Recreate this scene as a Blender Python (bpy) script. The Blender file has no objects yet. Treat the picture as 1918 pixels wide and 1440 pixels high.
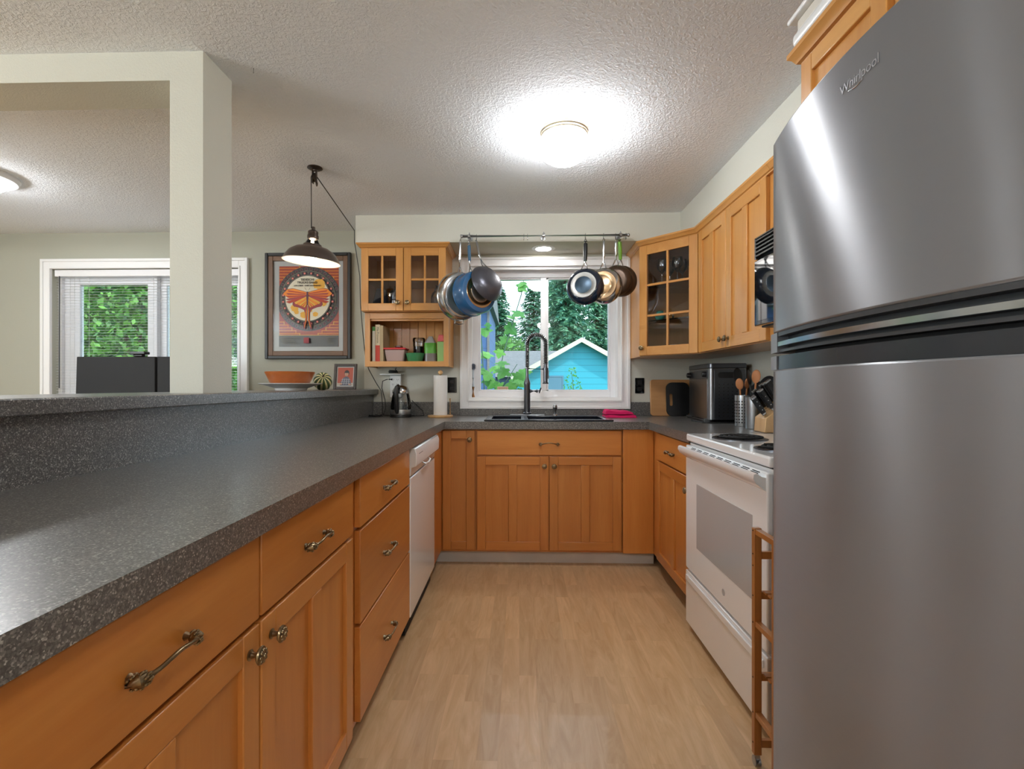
import bpy, bmesh, math, random
from mathutils import Matrix, Vector
PI = math.pi
sc = bpy.context.scene
COL = sc.collection
rnd = random.Random(7)

# ------------------------------------------------------------------ camera, world, sun, exposure
cam_d = bpy.data.cameras.new('camera'); cam = bpy.data.objects.new('camera', cam_d); COL.objects.link(cam)
cam.location = (0, 0, 1.14); cam.rotation_euler = (PI/2, 0, 0.0261)
cam_d.sensor_width = 36; cam_d.lens = 915.26/1918*36
cam_d.shift_x = 10.3/1918; cam_d.shift_y = 1.9/1918; cam_d.clip_start = 0.02; cam_d.clip_end = 300
sc.camera = cam
vs = sc.view_settings
vs.view_transform = 'Standard'; vs.look = 'None'; vs.exposure = 0.95; vs.gamma = 1.0; vs.use_curve_mapping = False
sc.cycles.use_denoising = True
sc.cycles.max_bounces = 10; sc.cycles.diffuse_bounces = 5; sc.cycles.glossy_bounces = 4
sc.cycles.transparent_max_bounces = 16; sc.cycles.transmission_bounces = 6
sc.cycles.sample_clamp_indirect = 6.0; sc.cycles.caustics_reflective = False; sc.cycles.caustics_refractive = False

world = bpy.data.worlds.new('world'); sc.world = world; world.use_nodes = True
wb = world.node_tree.nodes['Background']
wb.inputs['Color'].default_value = (0.68, 0.87, 1.0, 1); wb.inputs['Strength'].default_value = 2.2

def light(name, kind, loc, energy, color=(1, 1, 1), aim=None, **kw):
    d = bpy.data.lights.new(name, kind); d.energy = energy; d.color = color
    for k, v in kw.items(): setattr(d, k, v)
    o = bpy.data.objects.new(name, d); COL.objects.link(o); o.location = loc
    if aim is not None: o.rotation_euler = Vector(aim).to_track_quat('-Z', 'Y').to_euler()
    return o
light('sun', 'SUN', (0, 0, 20), 1.6, (1.0, 0.96, 0.88), aim=(-0.45, 0.55, -0.75), angle=0.03)
# added fill aimed up at the ceiling, placed in an unseen left window opening
DAY = (0.86, 0.94, 1.0)
light('left_window_fill', 'AREA', (-5.97, -1.9, 1.4), 110, DAY, aim=(1, 0.2, 1.8), shape='RECTANGLE', size=2.4, size_y=1.7)

# ------------------------------------------------------------------ materials
def srgb(r, g, b):
    f = lambda c: (c/255/12.92) if c/255 <= 0.04045 else ((c/255+0.055)/1.055)**2.4
    return (f(r), f(g), f(b), 1)
MATS = {}
def new_mat(name):
    m = bpy.data.materials.new(name); m.use_nodes = True
    MATS[name] = m
    nt = m.node_tree
    return m, nt, nt.nodes['Principled BSDF']
def N(nt, t, **kw):
    n = nt.nodes.new(t)
    for k, v in kw.items():
        if k in n.inputs.keys() if isinstance(k, str) else False: n.inputs[k].default_value = v
        else: setattr(n, k, v)
    return n
def setin(n, **kw):
    for k, v in kw.items(): n.inputs[k.replace('_', ' ')].default_value = v
def plain(name, col, rough=0.5, metal=0.0, coat=0.0, bump=None, emit=None, spec=0.5, vary=0.0, alpha=None):
    m, nt, b = new_mat(name)
    setin(b, Base_Color=col, Roughness=rough, Metallic=metal)
    b.inputs['Coat Weight'].default_value = coat
    b.inputs['Specular IOR Level'].default_value = spec
    tc = N(nt, 'ShaderNodeTexCoord')
    if vary:
        n = N(nt, 'ShaderNodeTexNoise'); setin(n, Scale=9.0, Detail=3.0)
        nt.links.new(tc.outputs['Object'], n.inputs['Vector'])
        mx = N(nt, 'ShaderNodeMix', data_type='RGBA')
        mx.inputs['A'].default_value = tuple(c*(1-vary) for c in col[:3])+(1,)
        mx.inputs['B'].default_value = tuple(min(1, c*(1+vary)) for c in col[:3])+(1,)
        nt.links.new(n.outputs['Fac'], mx.inputs['Factor']); nt.links.new(mx.outputs['Result'], b.inputs['Base Color'])
    if bump:
        n = N(nt, 'ShaderNodeTexNoise'); setin(n, Scale=bump[0], Detail=2.0)
        nt.links.new(tc.outputs['Object'], n.inputs['Vector'])
        bp = N(nt, 'ShaderNodeBump'); setin(bp, Strength=bump[1], Distance=bump[2])
        nt.links.new(n.outputs['Fac'], bp.inputs['Height']); nt.links.new(bp.outputs['Normal'], b.inputs['Normal'])
    if emit:
        b.inputs['Emission Color'].default_value = emit[0]; b.inputs['Emission Strength'].default_value = emit[1]
    return m
def wood(name, axis, base, dark, rough=0.32, along=1.3, across=16.0, coat=0.25):
    m, nt, b = new_mat(name)
    tc = N(nt, 'ShaderNodeTexCoord'); mp = N(nt, 'ShaderNodeMapping')
    s = [across]*3; s['xyz'.index(axis)] = along
    mp.inputs['Scale'].default_value = s
    oi = N(nt, 'ShaderNodeObjectInfo')
    ad = N(nt, 'ShaderNodeVectorMath', operation='SCALE'); ad.inputs['Scale'].default_value = 37.0
    cb = N(nt, 'ShaderNodeCombineXYZ')
    for i in range(3): nt.links.new(oi.outputs['Random'], cb.inputs[i])
    nt.links.new(cb.outputs[0], ad.inputs[0])
    nt.links.new(tc.outputs['Object'], mp.inputs['Vector']); nt.links.new(ad.outputs[0], mp.inputs['Location'])
    n1 = N(nt, 'ShaderNodeTexNoise'); setin(n1, Scale=1.0, Detail=5.0, Roughness=0.62, Distortion=0.6)
    n2 = N(nt, 'ShaderNodeTexNoise'); setin(n2, Scale=0.12, Detail=2.0, Distortion=0.4)
    n3 = N(nt, 'ShaderNodeTexNoise'); setin(n3, Scale=9.0, Detail=2.0)
    for n in (n1, n2, n3): nt.links.new(mp.outputs[0], n.inputs['Vector'])
    r = N(nt, 'ShaderNodeMath', operation='MULTIPLY_ADD'); r.inputs[1].default_value = 0.5
    nt.links.new(n1.outputs['Fac'], r.inputs[0]); 
    r2 = N(nt, 'ShaderNodeMath', operation='MULTIPLY'); r2.inputs[1].default_value = 0.42
    nt.links.new(n2.outputs['Fac'], r2.inputs[0]); nt.links.new(r2.outputs[0], r.inputs[2])
    r3 = N(nt, 'ShaderNodeMath', operation='MULTIPLY_ADD'); r3.inputs[1].default_value = 0.10
    nt.links.new(n3.outputs['Fac'], r3.inputs[0]); nt.links.new(r.outputs[0], r3.inputs[2])
    cr = N(nt, 'ShaderNodeValToRGB'); cr.color_ramp.elements[0].position = 0.34; cr.color_ramp.elements[1].position = 0.68
    cr.color_ramp.elements[0].color = dark; cr.color_ramp.elements[1].color = base
    nt.links.new(r3.outputs[0], cr.inputs[0])
    hv = N(nt, 'ShaderNodeHueSaturation')
    mr = N(nt, 'ShaderNodeMapRange'); mr.inputs['To Min'].default_value = 0.93; mr.inputs['To Max'].default_value = 1.07
    nt.links.new(oi.outputs['Random'], mr.inputs['Value']); nt.links.new(mr.outputs[0], hv.inputs['Value'])
    nt.links.new(cr.outputs[0], hv.inputs['Color']); nt.links.new(hv.outputs[0], b.inputs['Base Color'])
    setin(b, Roughness=rough); b.inputs['Coat Weight'].default_value = coat; b.inputs['Coat Roughness'].default_value = 0.25
    return m
MW = {a: wood('maple_'+a, a, srgb(212, 156, 86), srgb(190, 128, 62)) for a in 'xyz'}
BW = {a: wood('maple_base_'+a, a, srgb(200, 132, 64), srgb(176, 104, 42)) for a in 'xyz'}  # darker copy for base cabinets; the light difference is put into the wood colour
bamboo = wood('bamboo', 'z', srgb(176, 116, 58), srgb(146, 88, 40), along=2, across=40)
beech = wood('beech', 'z', srgb(214, 176, 124), srgb(190, 146, 96), along=2, across=30)
board_wood = wood('board_wood', 'x', srgb(206, 156, 104), srgb(182, 128, 78), along=2, across=22)
bowl_wood = wood('bowl_wood', 'x', srgb(188, 106, 44), srgb(150, 74, 24), along=4, across=14)

def laminate():
    m, nt, b = new_mat('speckled_laminate')
    tc = N(nt, 'ShaderNodeTexCoord')
    v = N(nt, 'ShaderNodeTexVoronoi'); setin(v, Scale=420.0)
    n = N(nt, 'ShaderNodeTexNoise'); setin(n, Scale=700.0, Detail=2.0)
    n0 = N(nt, 'ShaderNodeTexNoise'); setin(n0, Scale=230.0, Detail=3.0)
    for q in (v, n, n0): nt.links.new(tc.outputs['Object'], q.inputs['Vector'])
    sp = N(nt, 'ShaderNodeSeparateColor'); nt.links.new(v.outputs['Color'], sp.inputs[0])
    cr = N(nt, 'ShaderNodeValToRGB'); e = cr.color_ramp.elements
    e[0].position = 0.0; e[0].color = srgb(64, 63, 62); e[1].position = 1.0; e[1].color = srgb(182, 180, 174)
    for p, c in ((0.45, srgb(88, 86, 84)), (0.72, srgb(108, 106, 103)), (0.9, srgb(134, 131, 127))):
        q = e.new(p); q.color = c
    nt.links.new(sp.outputs[0], cr.inputs[0])
    mx = N(nt, 'ShaderNodeMix', data_type='RGBA', blend_type='MULTIPLY'); mx.inputs['Factor'].default_value = 0.6
    c2 = N(nt, 'ShaderNodeValToRGB'); c2.color_ramp.elements[0].position = 0.38; c2.color_ramp.elements[1].position = 0.62
    c2.color_ramp.elements[0].color = (0.4, 0.4, 0.4, 1)
    nt.links.new(n0.outputs['Fac'], c2.inputs[0])
    nt.links.new(cr.outputs[0], mx.inputs['A']); nt.links.new(c2.outputs[0], mx.inputs['B'])
    nt.links.new(mx.outputs['Result'], b.inputs['Base Color'])
    setin(b, Roughness=0.34)
    b.inputs['Specular IOR Level'].default_value = 0.8; b.inputs['Coat Weight'].default_value = 0.35; b.inputs['Coat Roughness'].default_value = 0.22
    bp = N(nt, 'ShaderNodeBump'); setin(bp, Strength=0.08, Distance=0.0006)
    nt.links.new(n0.outputs['Fac'], bp.inputs['Height']); nt.links.new(bp.outputs['Normal'], b.inputs['Normal'])
    return m
M_lam = laminate()

def floor_mat():
    m, nt, b = new_mat('oak_strip_floor')
    tc = N(nt, 'ShaderNodeTexCoord')
    mp = N(nt, 'ShaderNodeMapping'); mp.inputs['Rotation'].default_value = (0, 0, PI/2)
    nt.links.new(tc.outputs['Object'], mp.inputs['Vector'])
    br = N(nt, 'ShaderNodeTexBrick'); br.offset = 0.37; br.offset_frequency = 2; br.squash = 1.0
    setin(br, Scale=1.0, Mortar_Size=0.0006, Mortar_Smooth=0.3, Bias=0.0, Brick_Width=0.44, Row_Height=0.066)
    br.inputs['Color1'].default_value = (0, 0, 0, 1); br.inputs['Color2'].default_value = (1, 1, 1, 1); br.inputs['Mortar'].default_value = (0.3, 0.3, 0.3, 1)
    nt.links.new(mp.outputs[0], br.inputs['Vector'])
    # grain along Y, shifted per strip
    sc_ = N(nt, 'ShaderNodeVectorMath', operation='SCALE'); sc_.inputs['Scale'].default_value = 5.0
    nt.links.new(br.outputs['Color'], sc_.inputs[0])
    ad = N(nt, 'ShaderNodeVectorMath', operation='ADD'); nt.links.new(tc.outputs['Object'], ad.inputs[0]); nt.links.new(sc_.outputs[0], ad.inputs[1])
    m2 = N(nt, 'ShaderNodeMapping'); m2.inputs['Scale'].default_value = (20, 3.0, 20); nt.links.new(ad.outputs[0], m2.inputs['Vector'])
    n1 = N(nt, 'ShaderNodeTexNoise'); setin(n1, Scale=1.0, Detail=4.0, Roughness=0.6, Distortion=1.6); nt.links.new(m2.outputs[0], n1.inputs['Vector'])
    m3 = N(nt, 'ShaderNodeMapping'); m3.inputs['Scale'].default_value = (260, 9, 260); nt.links.new(ad.outputs[0], m3.inputs['Vector'])
    n2 = N(nt, 'ShaderNodeTexNoise'); setin(n2, Scale=1.0, Detail=2.0); nt.links.new(m3.outputs[0], n2.inputs['Vector'])
    cr = N(nt, 'ShaderNodeValToRGB'); e = cr.color_ramp.elements
    e[0].position = 0.3; e[0].color = srgb(190, 152, 108); e[1].position = 0.72; e[1].color = srgb(214, 180, 138)
    nt.links.new(n1.outputs['Fac'], cr.inputs[0])
    mr = N(nt, 'ShaderNodeMapRange'); mr.inputs['To Min'].default_value = 0.88; mr.inputs['To Max'].default_value = 1.05
    spc = N(nt, 'ShaderNodeSeparateColor'); nt.links.new(br.outputs['Color'], spc.inputs[0]); nt.links.new(spc.outputs[0], mr.inputs['Value'])
    mr2 = N(nt, 'ShaderNodeMapRange'); mr2.inputs['To Min'].default_value = 0.95; mr2.inputs['To Max'].default_value = 1.05
    nt.links.new(n2.outputs['Fac'], mr2.inputs['Value'])
    mu = N(nt, 'ShaderNodeMath', operation='MULTIPLY'); nt.links.new(mr.outputs[0], mu.inputs[0]); nt.links.new(mr2.outputs[0], mu.inputs[1])
    hv = N(nt, 'ShaderNodeHueSaturation'); nt.links.new(mu.outputs[0], hv.inputs['Value']); nt.links.new(cr.outputs[0], hv.inputs['Color'])
    nt.links.new(hv.outputs[0], b.inputs['Base Color'])
    setin(b, Roughness=0.38); b.inputs['Coat Weight'].default_value = 0.1
    return m
M_floor = floor_mat()

def rough_plaster(name, col, scale, strength, dist, rough=0.85):
    m, nt, b = new_mat(name); setin(b, Base_Color=col, Roughness=rough); b.inputs['Specular IOR Level'].default_value = 0.25
    tc = N(nt, 'ShaderNodeTexCoord')
    n = N(nt, 'ShaderNodeTexNoise'); setin(n, Scale=scale, Detail=3.0, Roughness=0.55, Distortion=0.8)
    nt.links.new(tc.outputs['Object'], n.inputs['Vector'])
    cr = N(nt, 'ShaderNodeValToRGB'); cr.color_ramp.elements[0].position = 0.42; cr.color_ramp.elements[1].position = 0.62
    nt.links.new(n.outputs['Fac'], cr.inputs[0])
    bp = N(nt, 'ShaderNodeBump'); setin(bp, Strength=strength, Distance=dist)
    nt.links.new(cr.outputs[0], bp.inputs['Height']); nt.links.new(bp.outputs['Normal'], b.inputs['Normal'])
    return m
M_ceil = rough_plaster('textured_ceiling_paint', srgb(237, 241, 246), 75, 0.55, 0.004)
M_wall = rough_plaster('sage_wall_paint', srgb(207, 206, 194), 150, 0.22, 0.0015, 0.6)
M_wall_sage = rough_plaster('sage_dining_paint', srgb(172, 172, 158), 150, 0.15, 0.0015, 0.6)
M_trim = plain('white_trim_paint', srgb(236, 236, 236), 0.35)
M_vinyl = plain('white_vinyl', srgb(232, 232, 234), 0.3)
M_enamel = plain('white_enamel', srgb(236, 236, 236), 0.12, coat=0.5)
M_whiteplastic = plain('white_plastic', srgb(232, 232, 230), 0.35)
M_greyglass = plain('oven_glass', srgb(176, 177, 178), 0.06, coat=0.4)
M_black = plain('black_plastic', srgb(22, 22, 23), 0.35)
M_blackgloss = plain('black_gloss', srgb(8, 9, 11), 0.06, coat=0.6)
M_blackglass = plain('black_mirror_glass', srgb(10, 14, 18), 0.03, coat=1.0, spec=1.0)
M_dark = plain('dark_void', srgb(16, 14, 13), 0.8)
M_grey = plain('grey_plastic', srgb(86, 88, 90), 0.4)
M_darksteel = plain('dark_steel', srgb(104, 106, 112), 0.28, metal=0.95)
M_steel = plain('polished_steel', srgb(196, 198, 200), 0.18, metal=1.0)
M_satin = plain('satin_steel', srgb(178, 180, 182), 0.32, metal=1.0)
M_nickel = plain('brushed_nickel', srgb(150, 150, 152), 0.25, metal=1.0)
M_bronze = plain('antique_bronze', srgb(122, 104, 78), 0.3, metal=1.0, bump=(160, 0.9, 0.003))
M_bronze_sm = plain('antique_bronze_smooth', srgb(140, 122, 94), 0.28, metal=1.0)
M_oldbronze = plain('oil_rubbed_bronze', srgb(78, 66, 58), 0.4, metal=0.8)
M_sink = plain('black_composite', srgb(20, 24, 34), 0.22, coat=0.3, bump=(400, 0.05, 0.0004))
M_toe = plain('worn_grey_board', srgb(208, 202, 194), 0.7, vary=0.12)
M_toe_dark = plain('toe_kick_dark', srgb(62, 34, 20), 0.7)
M_cord = plain('black_rubber', srgb(18, 18, 18), 0.5)
M_pan_blue = plain('blue_enamel', srgb(40, 92, 138), 0.25, coat=0.5)
M_pan_navy = plain('navy_enamel', srgb(14, 28, 48), 0.16, coat=0.7)
M_pan_grey = plain('hard_anodised', srgb(88, 88, 96), 0.32, metal=0.6)
M_pan_brown = plain('bronze_nonstick', srgb(74, 56, 42), 0.3, metal=0.5)
M_alu = plain('aluminium_disc', srgb(158, 156, 152), 0.4, metal=0.9)
M_copperish = plain('warm_steel', srgb(196, 164, 128), 0.22, metal=1.0)
M_green = plain('green_silicone', srgb(108, 158, 52), 0.45)
M_bluegrip = plain('blue_silicone', srgb(52, 92, 122), 0.5)
M_red = plain('red_plastic', srgb(196, 40, 44), 0.4)
M_cloth = plain('magenta_cloth', srgb(206, 22, 92), 0.95, bump=(120, 0.5, 0.003))
M_paper = plain('paper_white', srgb(228, 226, 222), 0.9, bump=(220, 0.15, 0.001))
M_lampwhite = plain('shade_inside_white', srgb(244, 238, 232), 0.5)
M_globe = plain('lit_glass_globe', srgb(255, 250, 240), 0.4, emit=(srgb(250, 252, 255), 27.0))
M_fill_globe = plain('fill_globe', srgb(255, 250, 240), 0.4, emit=(srgb(250, 252, 255), 75.0))  # glow of the added fill globes
M_globe2 = plain('lit_dining_globe', srgb(255, 250, 240), 0.4, emit=(srgb(250, 252, 255), 36.0))
M_bulb = plain('lit_bulb', srgb(255, 250, 240), 0.4, emit=(srgb(255, 232, 200), 26.0))
M_led = plain('lit_lens', srgb(255, 255, 255), 0.4, emit=(srgb(255, 252, 248), 75.0))
M_brassy = plain('satin_brass', srgb(206, 196, 176), 0.35, metal=0.7)
M_ceramic_white = plain('white_ceramic', srgb(230, 228, 224), 0.2)
M_teal = plain('teal_glaze', srgb(40, 132, 118), 0.2, coat=0.4)
M_greenbowl = plain('green_glaze', srgb(58, 128, 84), 0.25, coat=0.4, vary=0.2)
M_navyitem = plain('navy_fabric', srgb(32, 42, 66), 0.8)
M_amber = plain('amber_liquid', srgb(88, 44, 26), 0.2)
M_tub = plain('milky_mauve_tub', srgb(170, 146, 140), 0.35)
M_bag = plain('green_bag', srgb(84, 158, 52), 0.35)
M_foil = plain('clear_bag_nuts', srgb(116, 108, 104), 0.2, vary=0.4)
M_pkgreen = plain('pale_green_pack', srgb(150, 196, 116), 0.45, vary=0.15)
M_pink = plain('pink_cap', srgb(216, 98, 100), 0.45)
M_book_w = plain('book_white', srgb(226, 222, 210), 0.7)
M_book_g = plain('book_green', srgb(86, 150, 84), 0.7)
M_book_r = plain('book_red', srgb(186, 66, 52), 0.7)
M_book_c = plain('book_cream', srgb(206, 190, 158), 0.7)
M_book_t = plain('book_tan', srgb(176, 156, 120), 0.7, vary=0.25)
M_ink = plain('ink_black', srgb(26, 24, 24), 0.7)
M_frame_black = plain('frame_black', srgb(30, 28, 26), 0.4)
M_frame_brown = plain('frame_brown', srgb(108, 78, 54), 0.5, vary=0.25)
M_mat = plain('mat_board', srgb(196, 197, 196), 0.8)
M_screen = plain('monitor_back', srgb(40, 40, 41), 0.5, spec=0.15)

def glass(name, tint=(1, 1, 1, 1), rough=0.0, ior=1.45, gloss=1.0):
    m = bpy.data.materials.new(name); m.use_nodes = True; nt = m.node_tree; MATS[name] = m
    for n in list(nt.nodes):
        if n.type != 'OUTPUT_MATERIAL': nt.nodes.remove(n)
    out = [n for n in nt.nodes if n.type == 'OUTPUT_MATERIAL'][0]
    t = N(nt, 'ShaderNodeBsdfTransparent'); t.inputs[0].default_value = tint
    g = N(nt, 'ShaderNodeBsdfGlossy'); g.inputs['Roughness'].default_value = rough; g.inputs[0].default_value = (gloss, gloss, gloss, 1)
    fr = N(nt, 'ShaderNodeFresnel'); fr.inputs[0].default_value = ior
    mx = N(nt, 'ShaderNodeMixShader'); nt.links.new(fr.outputs[0], mx.inputs[0]); nt.links.new(t.outputs[0], mx.inputs[1]); nt.links.new(g.outputs[0], mx.inputs[2])
    nt.links.new(mx.outputs[0], out.inputs[0])
    return m
M_glass = glass('window_glass', ior=1.3)
M_cabglass = glass('cabinet_glass', (0.97, 0.97, 0.97, 1))
M_clear = glass('clear_glass', (0.9, 0.92, 0.93, 1), 0.02, 1.5)
M_picglass = glass('picture_glass', (1, 1, 1, 1), 0.0, 1.35)

def brushed(name, col, rough, axis='Z', aniso=0.8, rot=0.0, metal=1.0):
    m, nt, b = new_mat(name); setin(b, Base_Color=col, Roughness=rough, Metallic=metal)
    b.inputs['Anisotropic'].default_value = aniso; b.inputs['Anisotropic Rotation'].default_value = rot
    t = N(nt, 'ShaderNodeTangent', direction_type='RADIAL', axis=axis); nt.links.new(t.outputs[0], b.inputs['Tangent'])
    tc = N(nt, 'ShaderNodeTexCoord'); mp = N(nt, 'ShaderNodeMapping'); mp.inputs['Scale'].default_value = (3, 3, 700) if axis == 'Z' else (700, 3, 3)
    nt.links.new(tc.outputs['Object'], mp.inputs['Vector'])
    n = N(nt, 'ShaderNodeTexNoise'); setin(n, Scale=1.0, Detail=2.0); nt.links.new(mp.outputs[0], n.inputs['Vector'])
    n4 = N(nt, 'ShaderNodeTexNoise'); setin(n4, Scale=3.5, Detail=3.0); nt.links.new(tc.outputs['Object'], n4.inputs['Vector'])
    mr = N(nt, 'ShaderNodeMapRange'); mr.inputs['To Min'].default_value = rough*0.75; mr.inputs['To Max'].default_value = rough*1.3
    ad = N(nt, 'ShaderNodeMath', operation='ADD'); nt.links.new(n.outputs['Fac'], ad.inputs[0]); nt.links.new(n4.outputs['Fac'], ad.inputs[1])
    ha = N(nt, 'ShaderNodeMath', operation='MULTIPLY'); ha.inputs[1].default_value = 0.5; nt.links.new(ad.outputs[0], ha.inputs[0])
    nt.links.new(ha.outputs[0], mr.inputs['Value']); nt.links.new(mr.outputs[0], b.inputs['Roughness'])
    bp = N(nt, 'ShaderNodeBump'); setin(bp, Strength=0.05, Distance=0.0005); nt.links.new(n.outputs['Fac'], bp.inputs['Height'])
    nt.links.new(bp.outputs['Normal'], b.inputs['Normal'])
    return m
M_fridge = brushed('brushed_stainless', srgb(152, 153, 156), 0.36, rot=0.25, metal=0.62, aniso=1.0)
M_ovensteel = brushed('brushed_oven_steel', srgb(160, 162, 166), 0.30, rot=0.25)

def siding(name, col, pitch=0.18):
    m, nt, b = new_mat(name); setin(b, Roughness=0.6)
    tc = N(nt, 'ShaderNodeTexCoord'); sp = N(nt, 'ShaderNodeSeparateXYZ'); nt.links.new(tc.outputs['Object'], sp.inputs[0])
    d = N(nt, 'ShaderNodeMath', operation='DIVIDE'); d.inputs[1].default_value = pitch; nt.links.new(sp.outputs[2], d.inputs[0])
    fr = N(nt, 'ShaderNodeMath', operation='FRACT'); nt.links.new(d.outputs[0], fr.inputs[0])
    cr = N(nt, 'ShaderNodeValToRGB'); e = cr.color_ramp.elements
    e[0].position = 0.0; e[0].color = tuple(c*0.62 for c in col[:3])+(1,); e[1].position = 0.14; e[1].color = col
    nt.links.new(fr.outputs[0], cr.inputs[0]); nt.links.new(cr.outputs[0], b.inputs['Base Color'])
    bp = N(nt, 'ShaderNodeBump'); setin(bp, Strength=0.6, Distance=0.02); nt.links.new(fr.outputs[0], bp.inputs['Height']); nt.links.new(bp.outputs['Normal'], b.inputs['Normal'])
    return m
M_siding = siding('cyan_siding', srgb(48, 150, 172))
M_siding2 = siding('blue_siding', srgb(46, 80, 124))
M_shingle = plain('grey_shingle', srgb(92, 94, 96), 0.9, vary=0.25, bump=(14, 0.6, 0.03))
M_fascia = plain('cream_fascia', srgb(176, 176, 156), 0.6)
def leafm(name, c1, c2, trans=0.25):
    m, nt, b = new_mat(name)
    g = N(nt, 'ShaderNodeNewGeometry'); mx = N(nt, 'ShaderNodeMix', data_type='RGBA'); mx.inputs['A'].default_value = c1; mx.inputs['B'].default_value = c2
    nt.links.new(g.outputs['Random Per Island'], mx.inputs['Factor']); nt.links.new(mx.outputs['Result'], b.inputs['Base Color'])
    setin(b, Roughness=0.55)
    if trans:
        tl = N(nt, 'ShaderNodeBsdfTranslucent'); nt.links.new(mx.outputs['Result'], tl.inputs[0])
        ms = N(nt, 'ShaderNodeMixShader'); ms.inputs[0].default_value = trans
        out = [n for n in nt.nodes if n.type == 'OUTPUT_MATERIAL'][0]
        nt.links.new(b.outputs[0], ms.inputs[1]); nt.links.new(tl.outputs[0], ms.inputs[2]); nt.links.new(ms.outputs[0], out.inputs[0])
    return m
M_needle = leafm('conifer_needles', srgb(46, 104, 88), srgb(106, 156, 116))
M_leaf = leafm('broad_leaves', srgb(24, 78, 34), srgb(92, 146, 48))
M_maple_leaf = leafm('maple_leaves', srgb(50, 116, 48), srgb(98, 160, 66), 0.4)
M_bark = plain('bark', srgb(84, 68, 54), 0.9, vary=0.3)
M_stem = plain('green_stem', srgb(52, 88, 70), 0.7)
M_lawn = plain('lawn', srgb(72, 104, 44), 0.9, vary=0.35)
M_terra = plain('planter_clay', srgb(170, 124, 98), 0.8)

# ------------------------------------------------------------------ mesh helpers
def bm_(): return bmesh.new()
def box(bm, x0, x1, y0, y1, z0, z1, mi=0):
    v = [bm.verts.new((x, y, z)) for x in (x0, x1) for y in (y0, y1) for z in (z0, z1)]
    for a in ((0, 1, 3, 2), (4, 6, 7, 5), (0, 4, 5, 1), (2, 3, 7, 6), (0, 2, 6, 4), (1, 5, 7, 3)):
        f = bm.faces.new([v[i] for i in a]); f.material_index = mi
    return v
def prism(bm, poly, z0, z1, mi=0):
    a = [bm.verts.new((x, y, z0)) for x, y in poly]; b = [bm.verts.new((x, y, z1)) for x, y in poly]
    n = len(poly)
    f = bm.faces.new(a); f.material_index = mi
    f = bm.faces.new(b[::-1]); f.material_index = mi
    for i in range(n):
        f = bm.faces.new((a[i], b[i], b[(i+1) % n], a[(i+1) % n])); f.material_index = mi
def basis(d):
    d = Vector(d).normalized(); up = Vector((0, 0, 1)) if abs(d.z) < 0.9 else Vector((1, 0, 0))
    x = d.cross(up).normalized(); y = x.cross(d).normalized(); return x, y
def tube(bm, pts, r, seg=10, mi=0, cap=True, closed=False):
    pts = [Vector(p) for p in pts]; n = len(pts)
    rs = r if isinstance(r, (list, tuple)) else [r]*n
    rings = []; ref = None
    for i, p in enumerate(pts):
        if closed: t = pts[(i+1) % n]-pts[i-1]
        else: t = pts[min(i+1, n-1)]-pts[max(i-1, 0)]
        t.normalize()
        if ref is None: x, y = basis(t)
        else:
            x = ref-t*ref.dot(t); x.normalize(); y = t.cross(x)
        ref = x.copy()
        rings.append([bm.verts.new(p+(x*math.cos(2*PI*k/seg)+y*math.sin(2*PI*k/seg))*rs[i]) for k in range(seg)])
    m = n if closed else n-1
    for i in range(m):
        a, b = rings[i], rings[(i+1) % n]
        for k in range(seg):
            f = bm.faces.new((a[k], a[(k+1) % seg], b[(k+1) % seg], b[k])); f.material_index = mi
    if cap and not closed:
        for q in (rings[0], rings[-1]):
            f = bm.faces.new(q); f.material_index = mi
def cyl(bm, p0, p1, r0, r1=None, seg=20, mi=0, cap=True):
    tube(bm, [p0, p1], [r0, r0 if r1 is None else r1], seg, mi, cap)
def lathe(bm, prof, seg=32, M=None, mi=0, mis=None):
    rings = []
    for r, z in prof:
        if r < 1e-6: rings.append([bm.verts.new((0, 0, z))])
        else: rings.append([bm.verts.new((r*math.cos(2*PI*k/seg), r*math.sin(2*PI*k/seg), z)) for k in range(seg)])
    for i in range(len(rings)-1):
        a, b = rings[i], rings[i+1]; q = mis[i] if mis else mi
        for k in range(seg):
            k2 = (k+1) % seg
            if len(a) == 1 and len(b) == 1: continue
            if len(a) == 1: f = bm.faces.new((a[0], b[k2], b[k]))
            elif len(b) == 1: f = bm.faces.new((a[k], a[k2], b[0]))
            else: f = bm.faces.new((a[k], a[k2], b[k2], b[k]))
            f.material_index = q
    if M is not None: bmesh.ops.transform(bm, matrix=M, verts=[v for ring in rings for v in ring])
def ellip(bm, c, r, seg=16, rings=10, mi=0):
    pr = [(math.sin(PI*i/rings), -math.cos(PI*i/rings)) for i in range(rings+1)]
    lathe(bm, pr, seg, Matrix.Translation(c) @ Matrix.Diagonal((r[0], r[1], r[2], 1)), mi)
def AX(p, d):          # matrix taking local +Z to direction d at p
    q = Vector(d).normalized().to_track_quat('Z', 'Y')
    return Matrix.Translation(p) @ q.to_matrix().to_4x4()
WM = {}
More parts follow.
